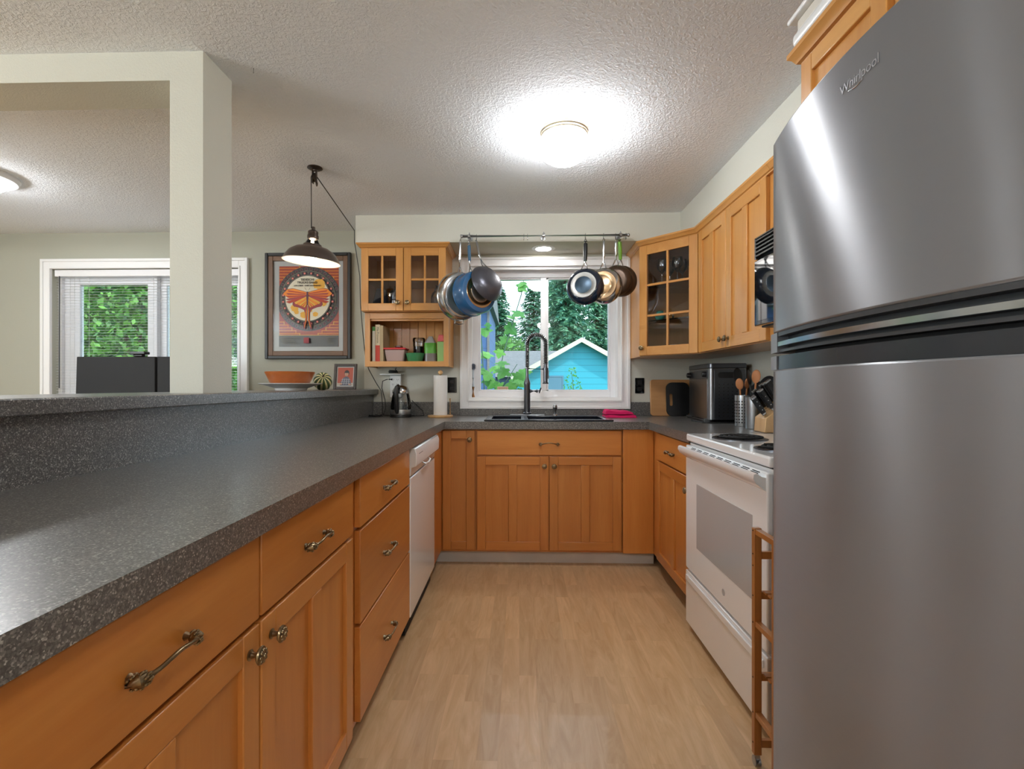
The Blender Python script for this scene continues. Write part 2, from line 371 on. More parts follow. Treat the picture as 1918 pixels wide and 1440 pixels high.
def mesh_obj(name, bm, mats, parent=None, bevel=0.0, world=True, seg=2, smooth=35, keep=False):
    if parent is not None and world: bm.transform(WM[parent.name].inverted())
    if not keep: bmesh.ops.recalc_face_normals(bm, faces=bm.faces)
    me = bpy.data.meshes.new(name); bm.to_mesh(me); bm.free()
    for m in (mats if isinstance(mats, (list, tuple)) else [mats]): me.materials.append(m)
    if smooth:
        me.polygons.foreach_set('use_smooth', [True]*len(me.polygons)); me.set_sharp_from_angle(angle=math.radians(smooth))
    o = bpy.data.objects.new(name, me); COL.objects.link(o)
    if parent is not None:
        o.parent = parent; WM[o.name] = WM[parent.name]
    else: WM[o.name] = Matrix.Identity(4)
    if bevel:
        md = o.modifiers.new('edge', 'BEVEL'); md.width = bevel; md.segments = seg; md.limit_method = 'ANGLE'; md.angle_limit = math.radians(40)
    return o
part = mesh_obj
def tag(o, label, cat, group=None):
    o['label'] = label; o['category'] = cat
    if group: o['group'] = group
    return o
def thing(name, label, cat, loc=(0, 0, 0), rotz=0.0, group=None):
    o = bpy.data.objects.new(name, None); COL.objects.link(o); o.location = loc; o.rotation_euler = (0, 0, rotz)
    o.empty_display_size = 0.05
    WM[o.name] = Matrix.Translation(loc) @ Matrix.Rotation(rotz, 4, 'Z')
    return tag(o, label, cat, group)
def solo(name, bm, mats, label, cat, loc=(0, 0, 0), group=None, **kw):   # a thing that is one mesh, origin moved to loc
    if kw.pop('world', True): bm.transform(Matrix.Translation(loc).inverted())
    o = mesh_obj(name, bm, mats, **kw); o.location = loc; WM[o.name] = Matrix.Translation(loc)
    return tag(o, label, cat, group)
def struct(name, bm, mats, parent=None, **kw):
    o = mesh_obj(name, bm, mats, parent, **kw)
    if parent is None: o['kind'] = 'structure'
    return o
def struct_root(name, loc):
    o = bpy.data.objects.new(name, None); COL.objects.link(o); o.location = loc; WM[o.name] = Matrix.Translation(loc); o['kind'] = 'structure'; return o
def dup(root, loc=None, rotz=None, label=None):
    r = root.copy(); COL.objects.link(r)
    if loc is not None: r.location = loc
    if rotz is not None: r.rotation_euler = (0, 0, rotz)
    if label: r['label'] = label
    for ch in list(root.children):
        c = ch.copy(); COL.objects.link(c); c.parent = r
        for g in list(ch.children):
            d = g.copy(); COL.objects.link(d); d.parent = c
    WM[r.name] = Matrix.Translation(r.location) @ Matrix.Rotation(r.rotation_euler[2], 4, 'Z')
    return r
def text_bm(s, size, depth=0.0005, M=None, sx=1.0, align='CENTER', bold=0.0, shear=0.0, spacing=1.0):
    cu = bpy.data.curves.new('t', 'FONT'); cu.body = s; cu.size = size; cu.extrude = depth; cu.align_x = align; cu.align_y = 'CENTER'
    cu.resolution_u = 4; cu.offset = bold; cu.shear = shear; cu.space_character = spacing
    o = bpy.data.objects.new('t', cu); me = bpy.data.meshes.new_from_object(o)
    bm = bmesh.new(); bm.from_mesh(me)
    bpy.data.objects.remove(o); bpy.data.meshes.remove(me); bpy.data.curves.remove(cu)
    bm.transform(Matrix.Diagonal((sx, 1, 1, 1)))
    if M is not None: bm.transform(M)
    return bm
def join(dst, src):
    me = bpy.data.meshes.new('tmp'); src.to_mesh(me); src.free(); dst.from_mesh(me); bpy.data.meshes.remove(me)

# ------------------------------------------------------------------ room shell
W, RX, H = 3.69, 1.438, 2.318
CT = 0.914
b = bm_(); box(b, -6.0, 1.6, -3.25, 3.85, -0.12, 0.0); struct('floor', b, M_floor)
b = bm_(); box(b, -6.15, 1.6, -3.4, 3.85, H, H+0.15); struct('ceiling', b, M_ceil)
T = 0.16
WX0, WX1, WZ0, WZ1 = -0.38, 0.762, 1.031, 2.037           # kitchen window opening
DX0, DX1, DZ1 = -3.614, -2.141, 2.04                       # patio door opening
b = bm_()
box(b, -1.18, WX0, W, W+T, 0, H); box(b, WX0, WX1, W, W+T, 0, WZ0); box(b, WX0, WX1, W, W+T, WZ1, H); box(b, WX1, 1.6, W, W+T, 0, H)
struct('wall_back', b, M_wall)
b = bm_()
box(b, -6.15, DX0, W, W+T, 0, H); box(b, DX0, DX1, W, W+T, DZ1, H); box(b, DX1, -1.18, W, W+T, 0, H)
struct('wall_dining', b, M_wall_sage)
b = bm_(); box(b, RX, RX+0.16, -3.25, W, 0, H); struct('wall_right', b, M_wall)
b = bm_(); box(b, -6.0, 1.6, -3.4, -3.25, 0, H)
struct('wall_rear', b, M_wall)
b = bm_()
for y0, y1, z0, z1 in ((-3.25, -3.1, 0, H), (-3.1, -0.7, 0, 0.55), (-3.1, -0.7, 2.2, H), (-0.7, W, 0, H)):
    box(b, -6.15, -6.0, y0, y1, z0, z1)
struct('wall_left', b, M_wall_sage)
# soffit above the wall cabinets
SB = 2.1264
b = bm_(); prism(b, [(-1.133, 3.355), (-1.133, W), (RX, W), (RX, -1.2), (1.098, -1.2), (1.098, 3.355)], SB, H)
struct('ceiling_soffit', b, M_wall)
# half wall under the bar, column and beam
b = bm_(); box(b, -1.245, -1.119, -0.9, W, 0, 1.074); struct('wall_bar', b, M_wall)
b = bm_(); box(b, -1.232, -1.113, 1.692, 1.864, 1.1125, H); box(b, -6.0, -1.232, 1.692, 1.864, 2.216, H)
struct('wall_column_and_beam', b, M_wall)
b = bm_(); box(b, -1.259, -1.245, -0.9, W, 0, 0.09); struct('baseboard_bar', b, M_trim)
b = bm_(); box(b, -0.56, 0.86, 3.152, 3.17, 0.0, 0.078); struct('baseboard_back', b, M_toe)

# kitchen window ------------------------------------------------------------
w1 = struct_root('window_1', (0.19, W, 1.5))
def casing(parent, x0, x1, z0, z1, wd, y, bottom=True, name='casing'):
    b = bm_()
    for (t, y0, y1, o0, o1) in ((0, y-0.018, y, 0.0, 1.0), (1, y-0.028, y-0.018, 0.0, 0.28), (2, y-0.024, y-0.018, 0.82, 1.0)):
        a0, a1 = wd*(1-o1), wd*(1-o0)     # distance outward from the opening
        box(b, x0-a1, x0-a0, y0, y1, z0-(a1 if bottom else 0), z1+a1); box(b, x1+a0, x1+a1, y0, y1, z0-(a1 if bottom else 0), z1+a1)
        box(b, x0-a0, x1+a0, y0, y1, z1+a0, z1+a1)
        if bottom: box(b, x0-a0, x1+a0, y0, y1, z0-a1, z0-a0)
    return mesh_obj(name, b, M_trim, parent, bevel=0.002)
casing(w1, WX0, WX1, WZ0, WZ1, 0.066, W)
def ring(bm, x0, x1, z0, z1, wd, y0, y1, mi=0):
    wl = wd if isinstance(wd, tuple) else (wd,)*4       # left right bottom top
    box(bm, x0, x0+wl[0], y0, y1, z0, z1, mi); box(bm, x1-wl[1], x1, y0, y1, z0, z1, mi)
    box(bm, x0+wl[0], x1-wl[1], y0, y1, z0, z0+wl[2], mi); box(bm, x0+wl[0], x1-wl[1], y0, y1, z1-wl[3], z1, mi)
b = bm_(); ring(b, WX0, WX1, WZ0, WZ1, (0.022, 0.022, 0.02, 0.02), W+0.001, W+T-0.002); mesh_obj('jamb', b, M_trim, w1)
b = bm_()
ring(b, WX0+0.022, WX1-0.022, WZ0+0.02, WZ1-0.02, (0.045, 0.04, 0.045, 0.045), W+0.085, W+0.15)
ring(b, WX0+0.067, WX1-0.062, WZ0+0.065, WZ1-0.065, (0.012, 0.012, 0.012, 0.012), W+0.10, W+0.145)
box(b, 0.166, 0.208, W+0.088, W+0.12, WZ0+0.06, WZ1-0.06)
box(b, 0.208, 0.226, W+0.10, W+0.14, WZ0+0.06, WZ1-0.06)
mesh_obj('frame', b, M_vinyl, w1, bevel=0.002)
b = bm_(); box(b, 0.158, 0.170, W+0.078, W+0.09, 1.52, 1.57); mesh_obj('latch', b, M_vinyl, w1, bevel=0.002)
b = bm_(); box(b, WX0+0.075, 0.17, W+0.112, W+0.116, WZ0+0.07, WZ1-0.07); mesh_obj('pane', b, M_glass, w1)
b = bm_(); box(b, 0.22, WX1-0.07, W+0.126, W+0.130, WZ0+0.07, WZ1-0.07); mesh_obj('pane', b, M_glass, w1)

# patio door in the dining wall with its blind --------------------------------
d1 = struct_root('door_1', (-2.88, W, 0))
casing(d1, DX0, DX1, 0, DZ1, 0.073, W, bottom=False)
b = bm_(); ring(b, DX0, DX1, 0.0, DZ1, (0.03, 0.03, 0.03, 0.03), W+0.05, W+T-0.002)
mesh_obj('door_frame', b, M_vinyl, d1)
b = bm_(); ring(b, DX0+0.03, -2.84, 0.03, DZ1-0.03, (0.125, 0.075, 0.12, 0.078), W+0.07, W+0.105)
ring(b, -2.88, DX1-0.03, 0.03, DZ1-0.03, (0.09, 0.055, 0.12, 0.078), W+0.108, W+0.14)
mesh_obj('sliding_panel', b, M_vinyl, d1, bevel=0.002)
b = bm_(); box(b, DX0+0.15, -2.91, W+0.086, W+0.09, 0.14, DZ1-0.1); mesh_obj('pane', b, M_glass, d1)
b = bm_(); box(b, -2.80, DX1-0.08, W+0.122, W+0.126, 0.14, DZ1-0.1); mesh_obj('pane', b, M_glass, d1)

M_slat = plain('blind_slat', srgb(240, 240, 242), 0.5)
bl = thing('window_blind', 'white horizontal slat blind, slats open, over the patio door', 'blind', (-2.88, W, 0))
b = bm_(); box(b, DX0+0.012, DX1-0.012, W+0.006, W+0.042, 1.985, DZ1-0.004); part('headrail', b, M_vinyl, bl, bevel=0.002)
b = bm_()
z = 0.12
while z < 1.975:
    # each slat slightly crowned and tipped
    xs = (DX0+0.016, DX1-0.016); y0 = W+0.010; pr = ((0, -0.0006), (0.0125, 0.0014), (0.025, 0.0010))
    vs_ = [[b.verts.new((x, y0+dy, z+dz+o)) for x in xs] for dy, dz in pr for o in (0,)]
    for i in range(2): b.faces.new((vs_[i][0], vs_[i][1], vs_[i+1][1], vs_[i+1][0]))
    z += 0.0213
part('slats', b, M_slat, bl, keep=True)
b = bm_()
for x in (-3.48, -3.33, -2.82, -2.35, -2.20): cyl(b, (x, W+0.009, 0.12), (x, W+0.009, 1.99), 0.0011, seg=5)
for x in (-3.47, -2.35): cyl(b, (x, W+0.036, 0.12), (x, W+0.036, 1.99), 0.0011, seg=5)
part('ladder_cord', b, M_vinyl, bl)
b = bm_(); cyl(b, (-3.555, W-0.004, 1.12), (-3.555, W-0.002, 1.985), 0.004, seg=8); part('wand', b, M_grey, bl)

# left living room window (unseen, holds the added fill light)
def simple_window(name, x0, x1, z0, z1, y, vertical=False):
    r = struct_root(name, (0, 0, 0)); b = bm_()
    ring(b, x0, x1, z0, z1, 0.06, y-0.05, y+0.02); box(b, (x0+x1)/2-0.03, (x0+x1)/2+0.03, y-0.05, y+0.02, z0+0.06, z1-0.06)
    if vertical: b.transform(Matrix.Rotation(PI/2, 4, 'Z'))
    mesh_obj('frame', b, M_vinyl, r)
simple_window('window_2', -3.1, -0.7, 0.55, 2.2, 6.05, True)

# ------------------------------------------------------------------ cabinetry
def FR(side, f):
    if side == 'L': return Matrix(((0, 1, 0, f), (1, 0, 0, 0), (0, 0, 1, 0), (0, 0, 0, 1)))      # (u,w,z) -> (f+w, u, z)
    if side == 'B': return Matrix(((1, 0, 0, 0), (0, -1, 0, f), (0, 0, 1, 0), (0, 0, 0, 1)))
    if side == 'R': return Matrix(((0, -1, 0, f), (1, 0, 0, 0), (0, 0, 1, 0), (0, 0, 0, 1)))
HZ = {'L': 'y', 'R': 'y', 'B': 'x', 'D': 'x'}
def front(parent, M, hz, wd, u0, u1, z0, z1, panels, name, stile=0.053, th=0.02, label=None):
    """a drawer front (panels=0) or a frame and panel door"""
    b = bm_()
    if panels == 0:
        box(b, u0, u1, 0.0, th, z0, z1, 1)
    else:
        mid = [u0+stile]; wdt = (u1-u0-2*stile-(panels-1)*stile)/panels
        box(b, u0, u0+stile, 0, th, z0, z1, 0); box(b, u1-stile, u1, 0, th, z0, z1, 0)
        box(b, u0+stile, u1-stile, 0, th, z0, z0+stile, 1); box(b, u0+stile, u1-stile, 0, th, z1-stile, z1, 1)
        for k in range(panels):
            a = u0+stile+k*(wdt+stile)
            if k: box(b, a-stile, a, 0, th, z0+stile, z1-stile, 0)
            box(b, a-0.002, a+wdt+0.002, 0, th-0.011, z0+stile-0.002, z1-stile+0.002, 0)
    b.transform(M)
    o = part(name, b, [wd['z'], wd[hz]], parent, bevel=0.0025)
    return o
KNOB = [(0, 0), (0.009, 0), (0.010, 0.002), (0.006, 0.005), (0.0045, 0.012), (0.006, 0.016), (0.014, 0.018), (0.0165, 0.021), (0.0155, 0.024), (0.010, 0.0275), (0, 0.029)]
def knob(parent, M, u, z, w=0.02, s=1.0):
    b = bm_(); lathe(b, [(r*s, h*s) for r, h in KNOB], 24)
    for k in range(8):
        a = 2*PI*k/8; ellip(b, (0.0098*s*math.cos(a), 0.0098*s*math.sin(a), 0.0262*s), (0.0036*s, 0.0036*s, 0.0026*s), 8, 6)
    ellip(b, (0, 0, 0.0285*s), (0.004*s, 0.004*s, 0.0025*s), 8, 6)
    b.transform(M @ Matrix.Translation((u, w, z)) @ Matrix.Rotation(-PI/2, 4, 'X'))
    part('knob', b, M_bronze_sm, parent)
def pull(parent, M, u, z, w=0.02, L=0.126):
    b = bm_(); n = 26; pts = []; rs = []
    for i in range(n+1):
        t = i/n; x = (t-0.5)*L
        e = abs(t-0.5)*2
        pts.append((x, 0.004+0.026*(1-e**3.2), 0.006*math.cos(PI*e*0.9)-0.006))
        g = math.exp(-((e-0.84)/0.115)**2)
        rs.append(0.0032+0.0066*g if e < 0.99 else 0.003)
    tube(b, pts, rs, 12)
    for sgn in (-1, 1):
        cyl(b, (sgn*L*0.41, 0.0, -0.008), (sgn*L*0.41, 0.020, -0.006), 0.0065, 0.0045, 12)
        for i in range(3):
            for k in range(7):
                a = 2*PI*(k+0.5*(i % 2))/7; e = 0.76+0.075*i; x = sgn*e*L/2
                yy = 0.004+0.026*(1-e**3.2); zz = 0.006*math.cos(PI*e*0.9)-0.006
                rr = 0.0032+0.0062*math.exp(-((e-0.84)/0.115)**2)
                ellip(b, (x, yy+rr*math.cos(a), zz+rr*math.sin(a)), (0.004, 0.0026, 0.0026), 8, 5)
    b.transform(M @ Matrix.Translation((u, w, z)))
    part('handle', b, M_bronze_sm, parent)
def body_box(parent, M, hz, wd, u0, u1, z0, z1, depth, toe=True, name='body', fz=None):
    """hollow case behind a full face frame"""
    b = bm_(); t = 0.018
    box(b, u0, u1, -0.02, 0.0, z0, z1, 0)                                            # face
    box(b, u0, u0+t, -depth, -0.02, z0, z1, 0); box(b, u1-t, u1, -depth, -0.02, z0, z1, 0)
    box(b, u0+t, u1-t, -depth, -0.02, z0, z0+t, 1); box(b, u0+t, u1-t, -depth, -depth+0.01, z0+t, z1, 0)
    b.transform(M); o = part(name, b, [wd['z'], wd[hz]], parent)
    if toe:
        b = bm_(); box(b, u0, u1, -0.085, -0.07, 0.0, z0); b.transform(M); part('toe_kick', b, M_toe_dark, parent)
    return o
ZB, ZT = 0.09, 0.866
DR0, DR1, DO0, DO1 = 0.703, 0.857, 0.105, 0.693

# left run ------------------------------------------------------------------
ML = FR('L', -0.508)
c = thing('base_cabinet', 'long maple base cabinet with two drawers over two doors, nearest under the bar counter', 'cabinet', (-0.8, 0.92, 0))
body_box(c, ML, 'y', BW, 0.385, 1.4475, ZB, ZT, 0.58)
for u0, u1, pu in ((0.408, 0.9065, 0.650), (0.9145, 1.424, 1.155)):
    d = front(c, ML, 'y', BW, u0, u1, DR0, DR1, 0, 'drawer'); pull(d, ML, pu, 0.782)
for u0, u1, ku in ((0.408, 0.9065, 0.872), (0.9145, 1.424, 0.949)):
    d = front(c, ML, 'y', BW, u0, u1, DO0, DO1, 2, 'door'); knob(d, ML, ku, 0.652)
c = thing('drawer_cabinet', 'maple base cabinet with three stacked drawers beside the dishwasher', 'cabinet', (-0.8, 1.81, 0))
body_box(c, ML, 'y', BW, 1.4485, 2.1695, ZB, ZT, 0.58)
for z0, z1, zp in ((DR0, DR1, 0.782), (0.407, DO1, 0.548), (DO0, 0.397, 0.243)):
    d = front(c, ML, 'y', BW, 1.489, 2.163, z0, z1, 0, 'drawer'); pull(d, ML, 1.80, zp)
c = thing('base_cabinet', 'maple base cabinet at the near end of the bar counter', 'cabinet', (-0.8, -0.1, 0))
body_box(c, ML, 'y', BW, -0.56, 0.384, ZB, ZT, 0.58)
for u0, u1, ku in ((-0.54, -0.095, -0.13), (-0.085, 0.365, -0.05)):
    d = front(c, ML, 'y', BW, u0, u1, DR0, DR1, 0, 'drawer'); pull(d, ML, (u0+u1)/2, 0.782)
    d = front(c, ML, 'y', BW, u0, u1, DO0, DO1, 2, 'door'); knob(d, ML, ku, 0.652)

# dishwasher ------------------------------------------------------------------
dw = thing('dishwasher', 'white built-in dishwasher between the drawers and the corner', 'dishwasher', (-0.8, 2.49, 0))
b = bm_(); box(b, -1.05, -0.512, 2.176, 2.798, 0.02, 0.86); part('tub', b, M_dark, dw)
b = bm_(); box(b, -0.512, -0.487, 2.178, 2.796, 0.098, 0.725); part('door', b, M_enamel, dw, bevel=0.004)
b = bm_()    # bulging control panel with finger recess
prof = [(-0.512, 0.735), (-0.487, 0.732), (-0.484, 0.770), (-0.462, 0.776), (-0.460, 0.835), (-0.468, 0.856), (-0.484, 0.862), (-0.512, 0.862)]
va = [b.verts.new((x, 2.178, z)) for x, z in prof]; vb = [b.verts.new((x, 2.796, z)) for x, z in prof]
b.faces.new(va); b.faces.new(vb[::-1])
for i in range(len(prof)): b.faces.new((va[i], vb[i], vb[(i+1) % len(prof)], va[(i+1) % len(prof)]))
pnl = part('control_panel', b, M_enamel, dw, bevel=0.003)
b = bm_(); tube(b, [(-0.486, 2.40, 0.768), (-0.468, 2.42, 0.752), (-0.465, 2.487, 0.748), (-0.468, 2.555, 0.752), (-0.486, 2.575, 0.768)], 0.006, 8); part('latch_handle', b, M_enamel, pnl)
b = bm_(); box(b, -0.4605, -0.4595, 2.235, 2.325, 0.826, 0.829); part('marking', b, M_grey, pnl)
b = bm_(); box(b, -0.56, -0.545, 2.178, 2.796, 0.0, 0.095); part('kick_plate', b, M_dark, dw)

# back run --------------------------------------------------------------------
MB_ = FR('B', 3.09)
c = thing('corner_base_cabinet', 'narrow single-door maple base cabinet in the corner beside the dishwasher', 'cabinet', (-0.39, 3.4, 0))
b = bm_(); box(b, -0.526, -0.508, 2.802, 3.10, ZB, ZT, 0); box(b, -0.5255, -0.2745, 3.09, 3.11, ZB, ZT, 0)
box(b, -1.09, -0.276, 3.66, 3.675, ZB, ZT, 0); box(b, -1.09, -0.276, 3.11, 3.66, ZB, ZB+0.018, 0); part('body', b, BW['z'], c)
b = bm_(); box(b, -0.58, -0.565, 2.802, 3.15, 0, ZB-0.001); part('toe_kick', b, M_toe_dark, c)
d = front(c, MB_, 'x', BW, -0.484, -0.281, DO0, DR1, 1, 'door'); knob(d, MB_, -0.312, 0.80)
b = bm_(); box(b, -0.508, -0.489, 2.81, 3.068, DO0, DR1); part('filler_panel', b, BW['z'], c, bevel=0.002)
c = thing('sink_cabinet', 'maple sink cabinet with a wide false drawer above two doors', 'cabinet', (0.19, 3.4, 0))
body_box(c, MB_, 'x', BW, -0.2735, 0.6475, ZB, ZT, 0.58, toe=False)
d = front(c, MB_, 'x', BW, -0.266, 0.638, DR0, DR1, 0, 'drawer'); pull(d, MB_, 0.187, 0.783, L=0.128)
d = front(c, MB_, 'x', BW, -0.266, 0.183, DO0, DO1, 2, 'door'); knob(d, MB_, 0.157, 0.635)
d = front(c, MB_, 'x', BW, 0.190, 0.638, DO0, DO1, 2, 'door'); knob(d, MB_, 0.218, 0.635)
# right run -------------------------------------------------------------------
MR = FR('R', 0.84)
c = thing('base_cabinet', 'maple base cabinet with one drawer over a door, between the corner and the stove', 'cabinet', (1.1, 2.7, 0))
body_box(c, MR, 'y', BW, 2.338, 3.088, ZB, ZT, 0.58)
b = bm_(); box(b, 0.6485, 0.8395, 3.09, 3.108, ZB, ZT); box(b, 0.6485, 0.838, 3.072, 3.089, ZB, ZT, 0); part('filler_panel', b, BW['z'], c, bevel=0.0015)
d = front(c, MR, 'y', BW, 2.345, 2.945, DR0, DR1, 0, 'drawer'); pull(d, MR, 2.66, 0.782)
d = front(c, MR, 'y', BW, 2.345, 2.945, DO0, DO1, 2, 'door'); knob(d, MR, 2.385, 0.632)

# countertop ------------------------------------------------------------------
ct = thing('countertop', 'U-shaped dark speckled laminate countertop with rolled edge', 'countertop', (0.2, 3.3, 0.867))
b = bm_(); z0, z1 = 0.867, CT
SX0, SX1, SY0, SY1 = -0.196, 0.566, 3.105, 3.52
box(b, -1.107, -0.470, -0.6, 3.055, z0, z1); box(b, 0.803, RX-0.001, 2.335, 3.055, z0, z1)
box(b, -1.107, SX0, 3.055, W-0.001, z0, z1); box(b, SX1, RX-0.001, 3.055, W-0.001, z0, z1)
box(b, SX0, SX1, 3.055, SY0, z0, z1); box(b, SX0, SX1, SY1, W-0.001, z0, z1)
bmesh.ops.remove_doubles(b, verts=b.verts, dist=0.0001)
part('worktop', b, M_lam, ct)
b = bm_()
box(b, -1.106, -0.449, W-0.02, W-0.0005, CT, 1.016); box(b, -0.449, 0.837, W-0.02, W-0.0005, CT, 0.9665); box(b, 0.837, RX-0.0005, W-0.02, W-0.0005, CT, 1.016)
box(b, RX-0.02, RX-0.0005, 2.335, W-0.02, CT, 1.016)
part('backsplash', b, M_lam, ct, bevel=0.002)
b = bm_(); box(b, -1.1185, -1.107, -0.6, W-0.0005, 0.88, 1.0735); part('bar_splash', b, M_lam, ct)
bt = bm_(); box(bt, -1.53, -1.071, -0.7, W-0.001, 1.0745, 1.112)
bt = solo('bar_top', bt, M_lam, 'raised dark speckled laminate bar top running below the column', 'bar top', (-1.3, 1.5, 1.0745), bevel=0.003)

# sink --------------------------------------------------------------------------
sk = thing('kitchen_sink', 'black double-bowl drop-in sink under the window', 'sink', (0.19, 3.32, CT))
b = bm_(); rz0, rz1 = CT+0.0005, CT+0.011
bx = ((-0.182, 0.012), (0.056, 0.548)); by = (3.128, 3.46)
X0, X1, Y0, Y1 = -0.222, 0.592, 3.073, 3.60
box(b, X0, X1, Y0, by[0], rz0, rz1); box(b, X0, X1, by[1], Y1, rz0, rz1)
box(b, X0, bx[0][0], by[0], by[1], rz0, rz1); box(b, bx[0][1], bx[1][0], by[0], by[1], rz0, rz1); box(b, bx[1][1], X1, by[0], by[1], rz0, rz1)
part('rim', b, M_sink, sk, bevel=0.004)
for x0, x1 in bx:
    b = bm_(); zz = 0.76; t = 0.004
    box(b, x0, x1, by[0], by[1], zz, zz+t); box(b, x0-t, x0, by[0]-t, by[1]+t, zz, rz0); box(b, x1, x1+t, by[0]-t, by[1]+t, zz, rz0)
    box(b, x0, x1, by[0]-t, by[0], zz, rz0); box(b, x0, x1, by[1], by[1]+t, zz, rz0)
    bo = part('bowl', b, M_sink, sk)
    b = bm_(); lathe(b, [(0, 0.006), (0.03, 0.006), (0.043, 0.004), (0.045, 0)], 24, Matrix.Translation(((x0+x1)/2, 3.30, zz+t))); part('drain', b, M_steel, bo)

# faucet --------------------------------------------------------------------------
fx, fy, fz = 0.057, 3.535, rz1
fa = thing('kitchen_faucet', 'tall brushed metal pull-down faucet with spring coil neck', 'faucet', (fx, fy, fz))
b = bm_(); box(b, fx-0.125, fx+0.125, fy-0.028, fy+0.028, fz, fz+0.006); part('deck_plate', b, M_satin, fa, bevel=0.003)
b = bm_(); lathe(b, [(0, 0), (0.030, 0), (0.030, 0.012), (0.023, 0.018), (0.0225, 0.215), (0.024, 0.222), (0.022, 0.236), (0.013, 0.262), (0.011, 0.28), (0.0105, 0.34), (0.0, 0.34)], 28, Matrix.Translation((fx, fy, fz+0.006))); part('column', b, M_darksteel, fa)
hx = fx+0.133; zt_ = 1.585-0.0
arc = []
for i in range(41):
    t = PI*i/40; arc.append(Vector((fx+0.0665-0.0665*math.cos(t), fy, 1.44+0.0665*1.0*math.sin(t))))
path = [Vector((fx, fy, 1.26+0.009*i)) for i in range(20)] + arc[1:] + [Vector((hx, fy, 1.44-0.009*i)) for i in range(1, 17)]
b = bm_(); tube(b, path, 0.0105, 10); part('hose', b, M_black, fa)
b = bm_(); hel = []; tot = [0]
for i in range(1, len(path)): tot.append(tot[-1]+(path[i]-path[i-1]).length)
turns = 46; steps = turns*9; j = 0
for s_ in range(steps+1):
    L = tot[-1]*s_/steps
    while j < len(path)-2 and tot[j+1] < L: j += 1
    u = (L-tot[j])/max(1e-9, tot[j+1]-tot[j]); p = path[j].lerp(path[j+1], u); tg = (path[j+1]-path[j]).normalized()
    yv = Vector((0, 1, 0)); xv = tg.cross(yv).normalized(); a = 2*PI*turns*s_/steps
    hel.append(p+(xv*math.cos(a)+yv*math.sin(a))*0.0158)
tube(b, hel, 0.0031, 5); part('spring', b, M_nickel, fa)
b = bm_(); lathe(b, [(0, 0), (0.021, 0), (0.023, 0.006), (0.016, 0.016), (0.0165, 0.10), (0.014, 0.125), (0.011, 0.15), (0.0, 0.15)], 24, Matrix.Translation((hx, fy, 1.152))); box(b, hx+0.012, hx+0.024, fy-0.008, fy+0.008, 1.19, 1.25); part('spray_head', b, M_darksteel, fa, bevel=0.001)
b = bm_(); cyl(b, (fx, fy, 1.262), (hx-0.012, fy, 1.258), 0.005, seg=10); lathe(b, [(0.017, -0.008), (0.021, -0.008), (0.021, 0.008), (0.017, 0.008)], 20, Matrix.Translation((hx, fy, 1.258))); part('support_arm', b, M_darksteel, fa)
b = bm_(); cyl(b, (fx+0.02, fy, 1.10), (fx+0.075, fy, 1.10), 0.016, 0.015, 18); cyl(b, (fx+0.075, fy, 1.10), (fx+0.088, fy, 1.102), 0.008, 0.006, 12); tube(b, [(fx+0.088, fy, 1.088), (fx+0.092, fy-0.01, 1.103), (fx+0.098, fy-0.03, 1.122)], 0.005, 10); part('lever', b, M_darksteel, fa)
b = bm_(); lathe(b, [(0, 0), (0.022, 0), (0.020, 0.006), (0.009, 0.010), (0.009, 0.035), (0.016, 0.045), (0.017, 0.062), (0.012, 0.074), (0, 0.078)], 20, Matrix.Translation((0.26, 3.56, fz)))
cyl(b, (0.26, 3.56, fz+0.062), (0.26, 3.525, fz+0.060), 0.005, 0.004, 10)
solo('soap_dispenser', b, M_nickel, 'small metal soap dispenser on the sink rim right of the faucet', 'soap dispenser', (0.26, 3.56, fz))

# upper left: glass cabinet -----------------------------------------------------
def crown(bm, pts, z0, z1, out=0.03, steps=5):
    """moulding swept along a polyline of (x, y) seen from outside on the right-hand side"""
    n = len(pts); nrm = []
    for i in range(n):
        acc = Vector((0, 0)); cnt = []
        for a, c2 in ((i-1, i), (i, i+1)):
            if 0 <= a and c2 < n:
                t = (Vector(pts[c2])-Vector(pts[a])).normalized(); cnt.append(Vector((t.y, -t.x)))
        acc = sum(cnt, Vector((0, 0))).normalized(); k = 1/max(0.3, acc.dot(cnt[0])); nrm.append(acc*k)
    prof = [(-0.012, 0.0), (0.004, 0.0), (0.006, 0.12), (0.014, 0.2), (0.022, 0.55), (0.03, 0.72), (0.03, 1.0), (-0.012, 1.0)]
    rows = [[bm.verts.new((pts[i][0]+nrm[i].x*o*out/0.03, pts[i][1]+nrm[i].y*o*out/0.03, z0+(z1-z0)*h)) for o, h in prof] for i in range(n)]
    m = len(prof)
    for i in range(n-1):
        for k in range(m): bm.faces.new((rows[i][k], rows[i+1][k], rows[i+1][(k+1) % m], rows[i][(k+1) % m]))
    bm.faces.new(rows[0]); bm.faces.new(rows[-1][::-1])
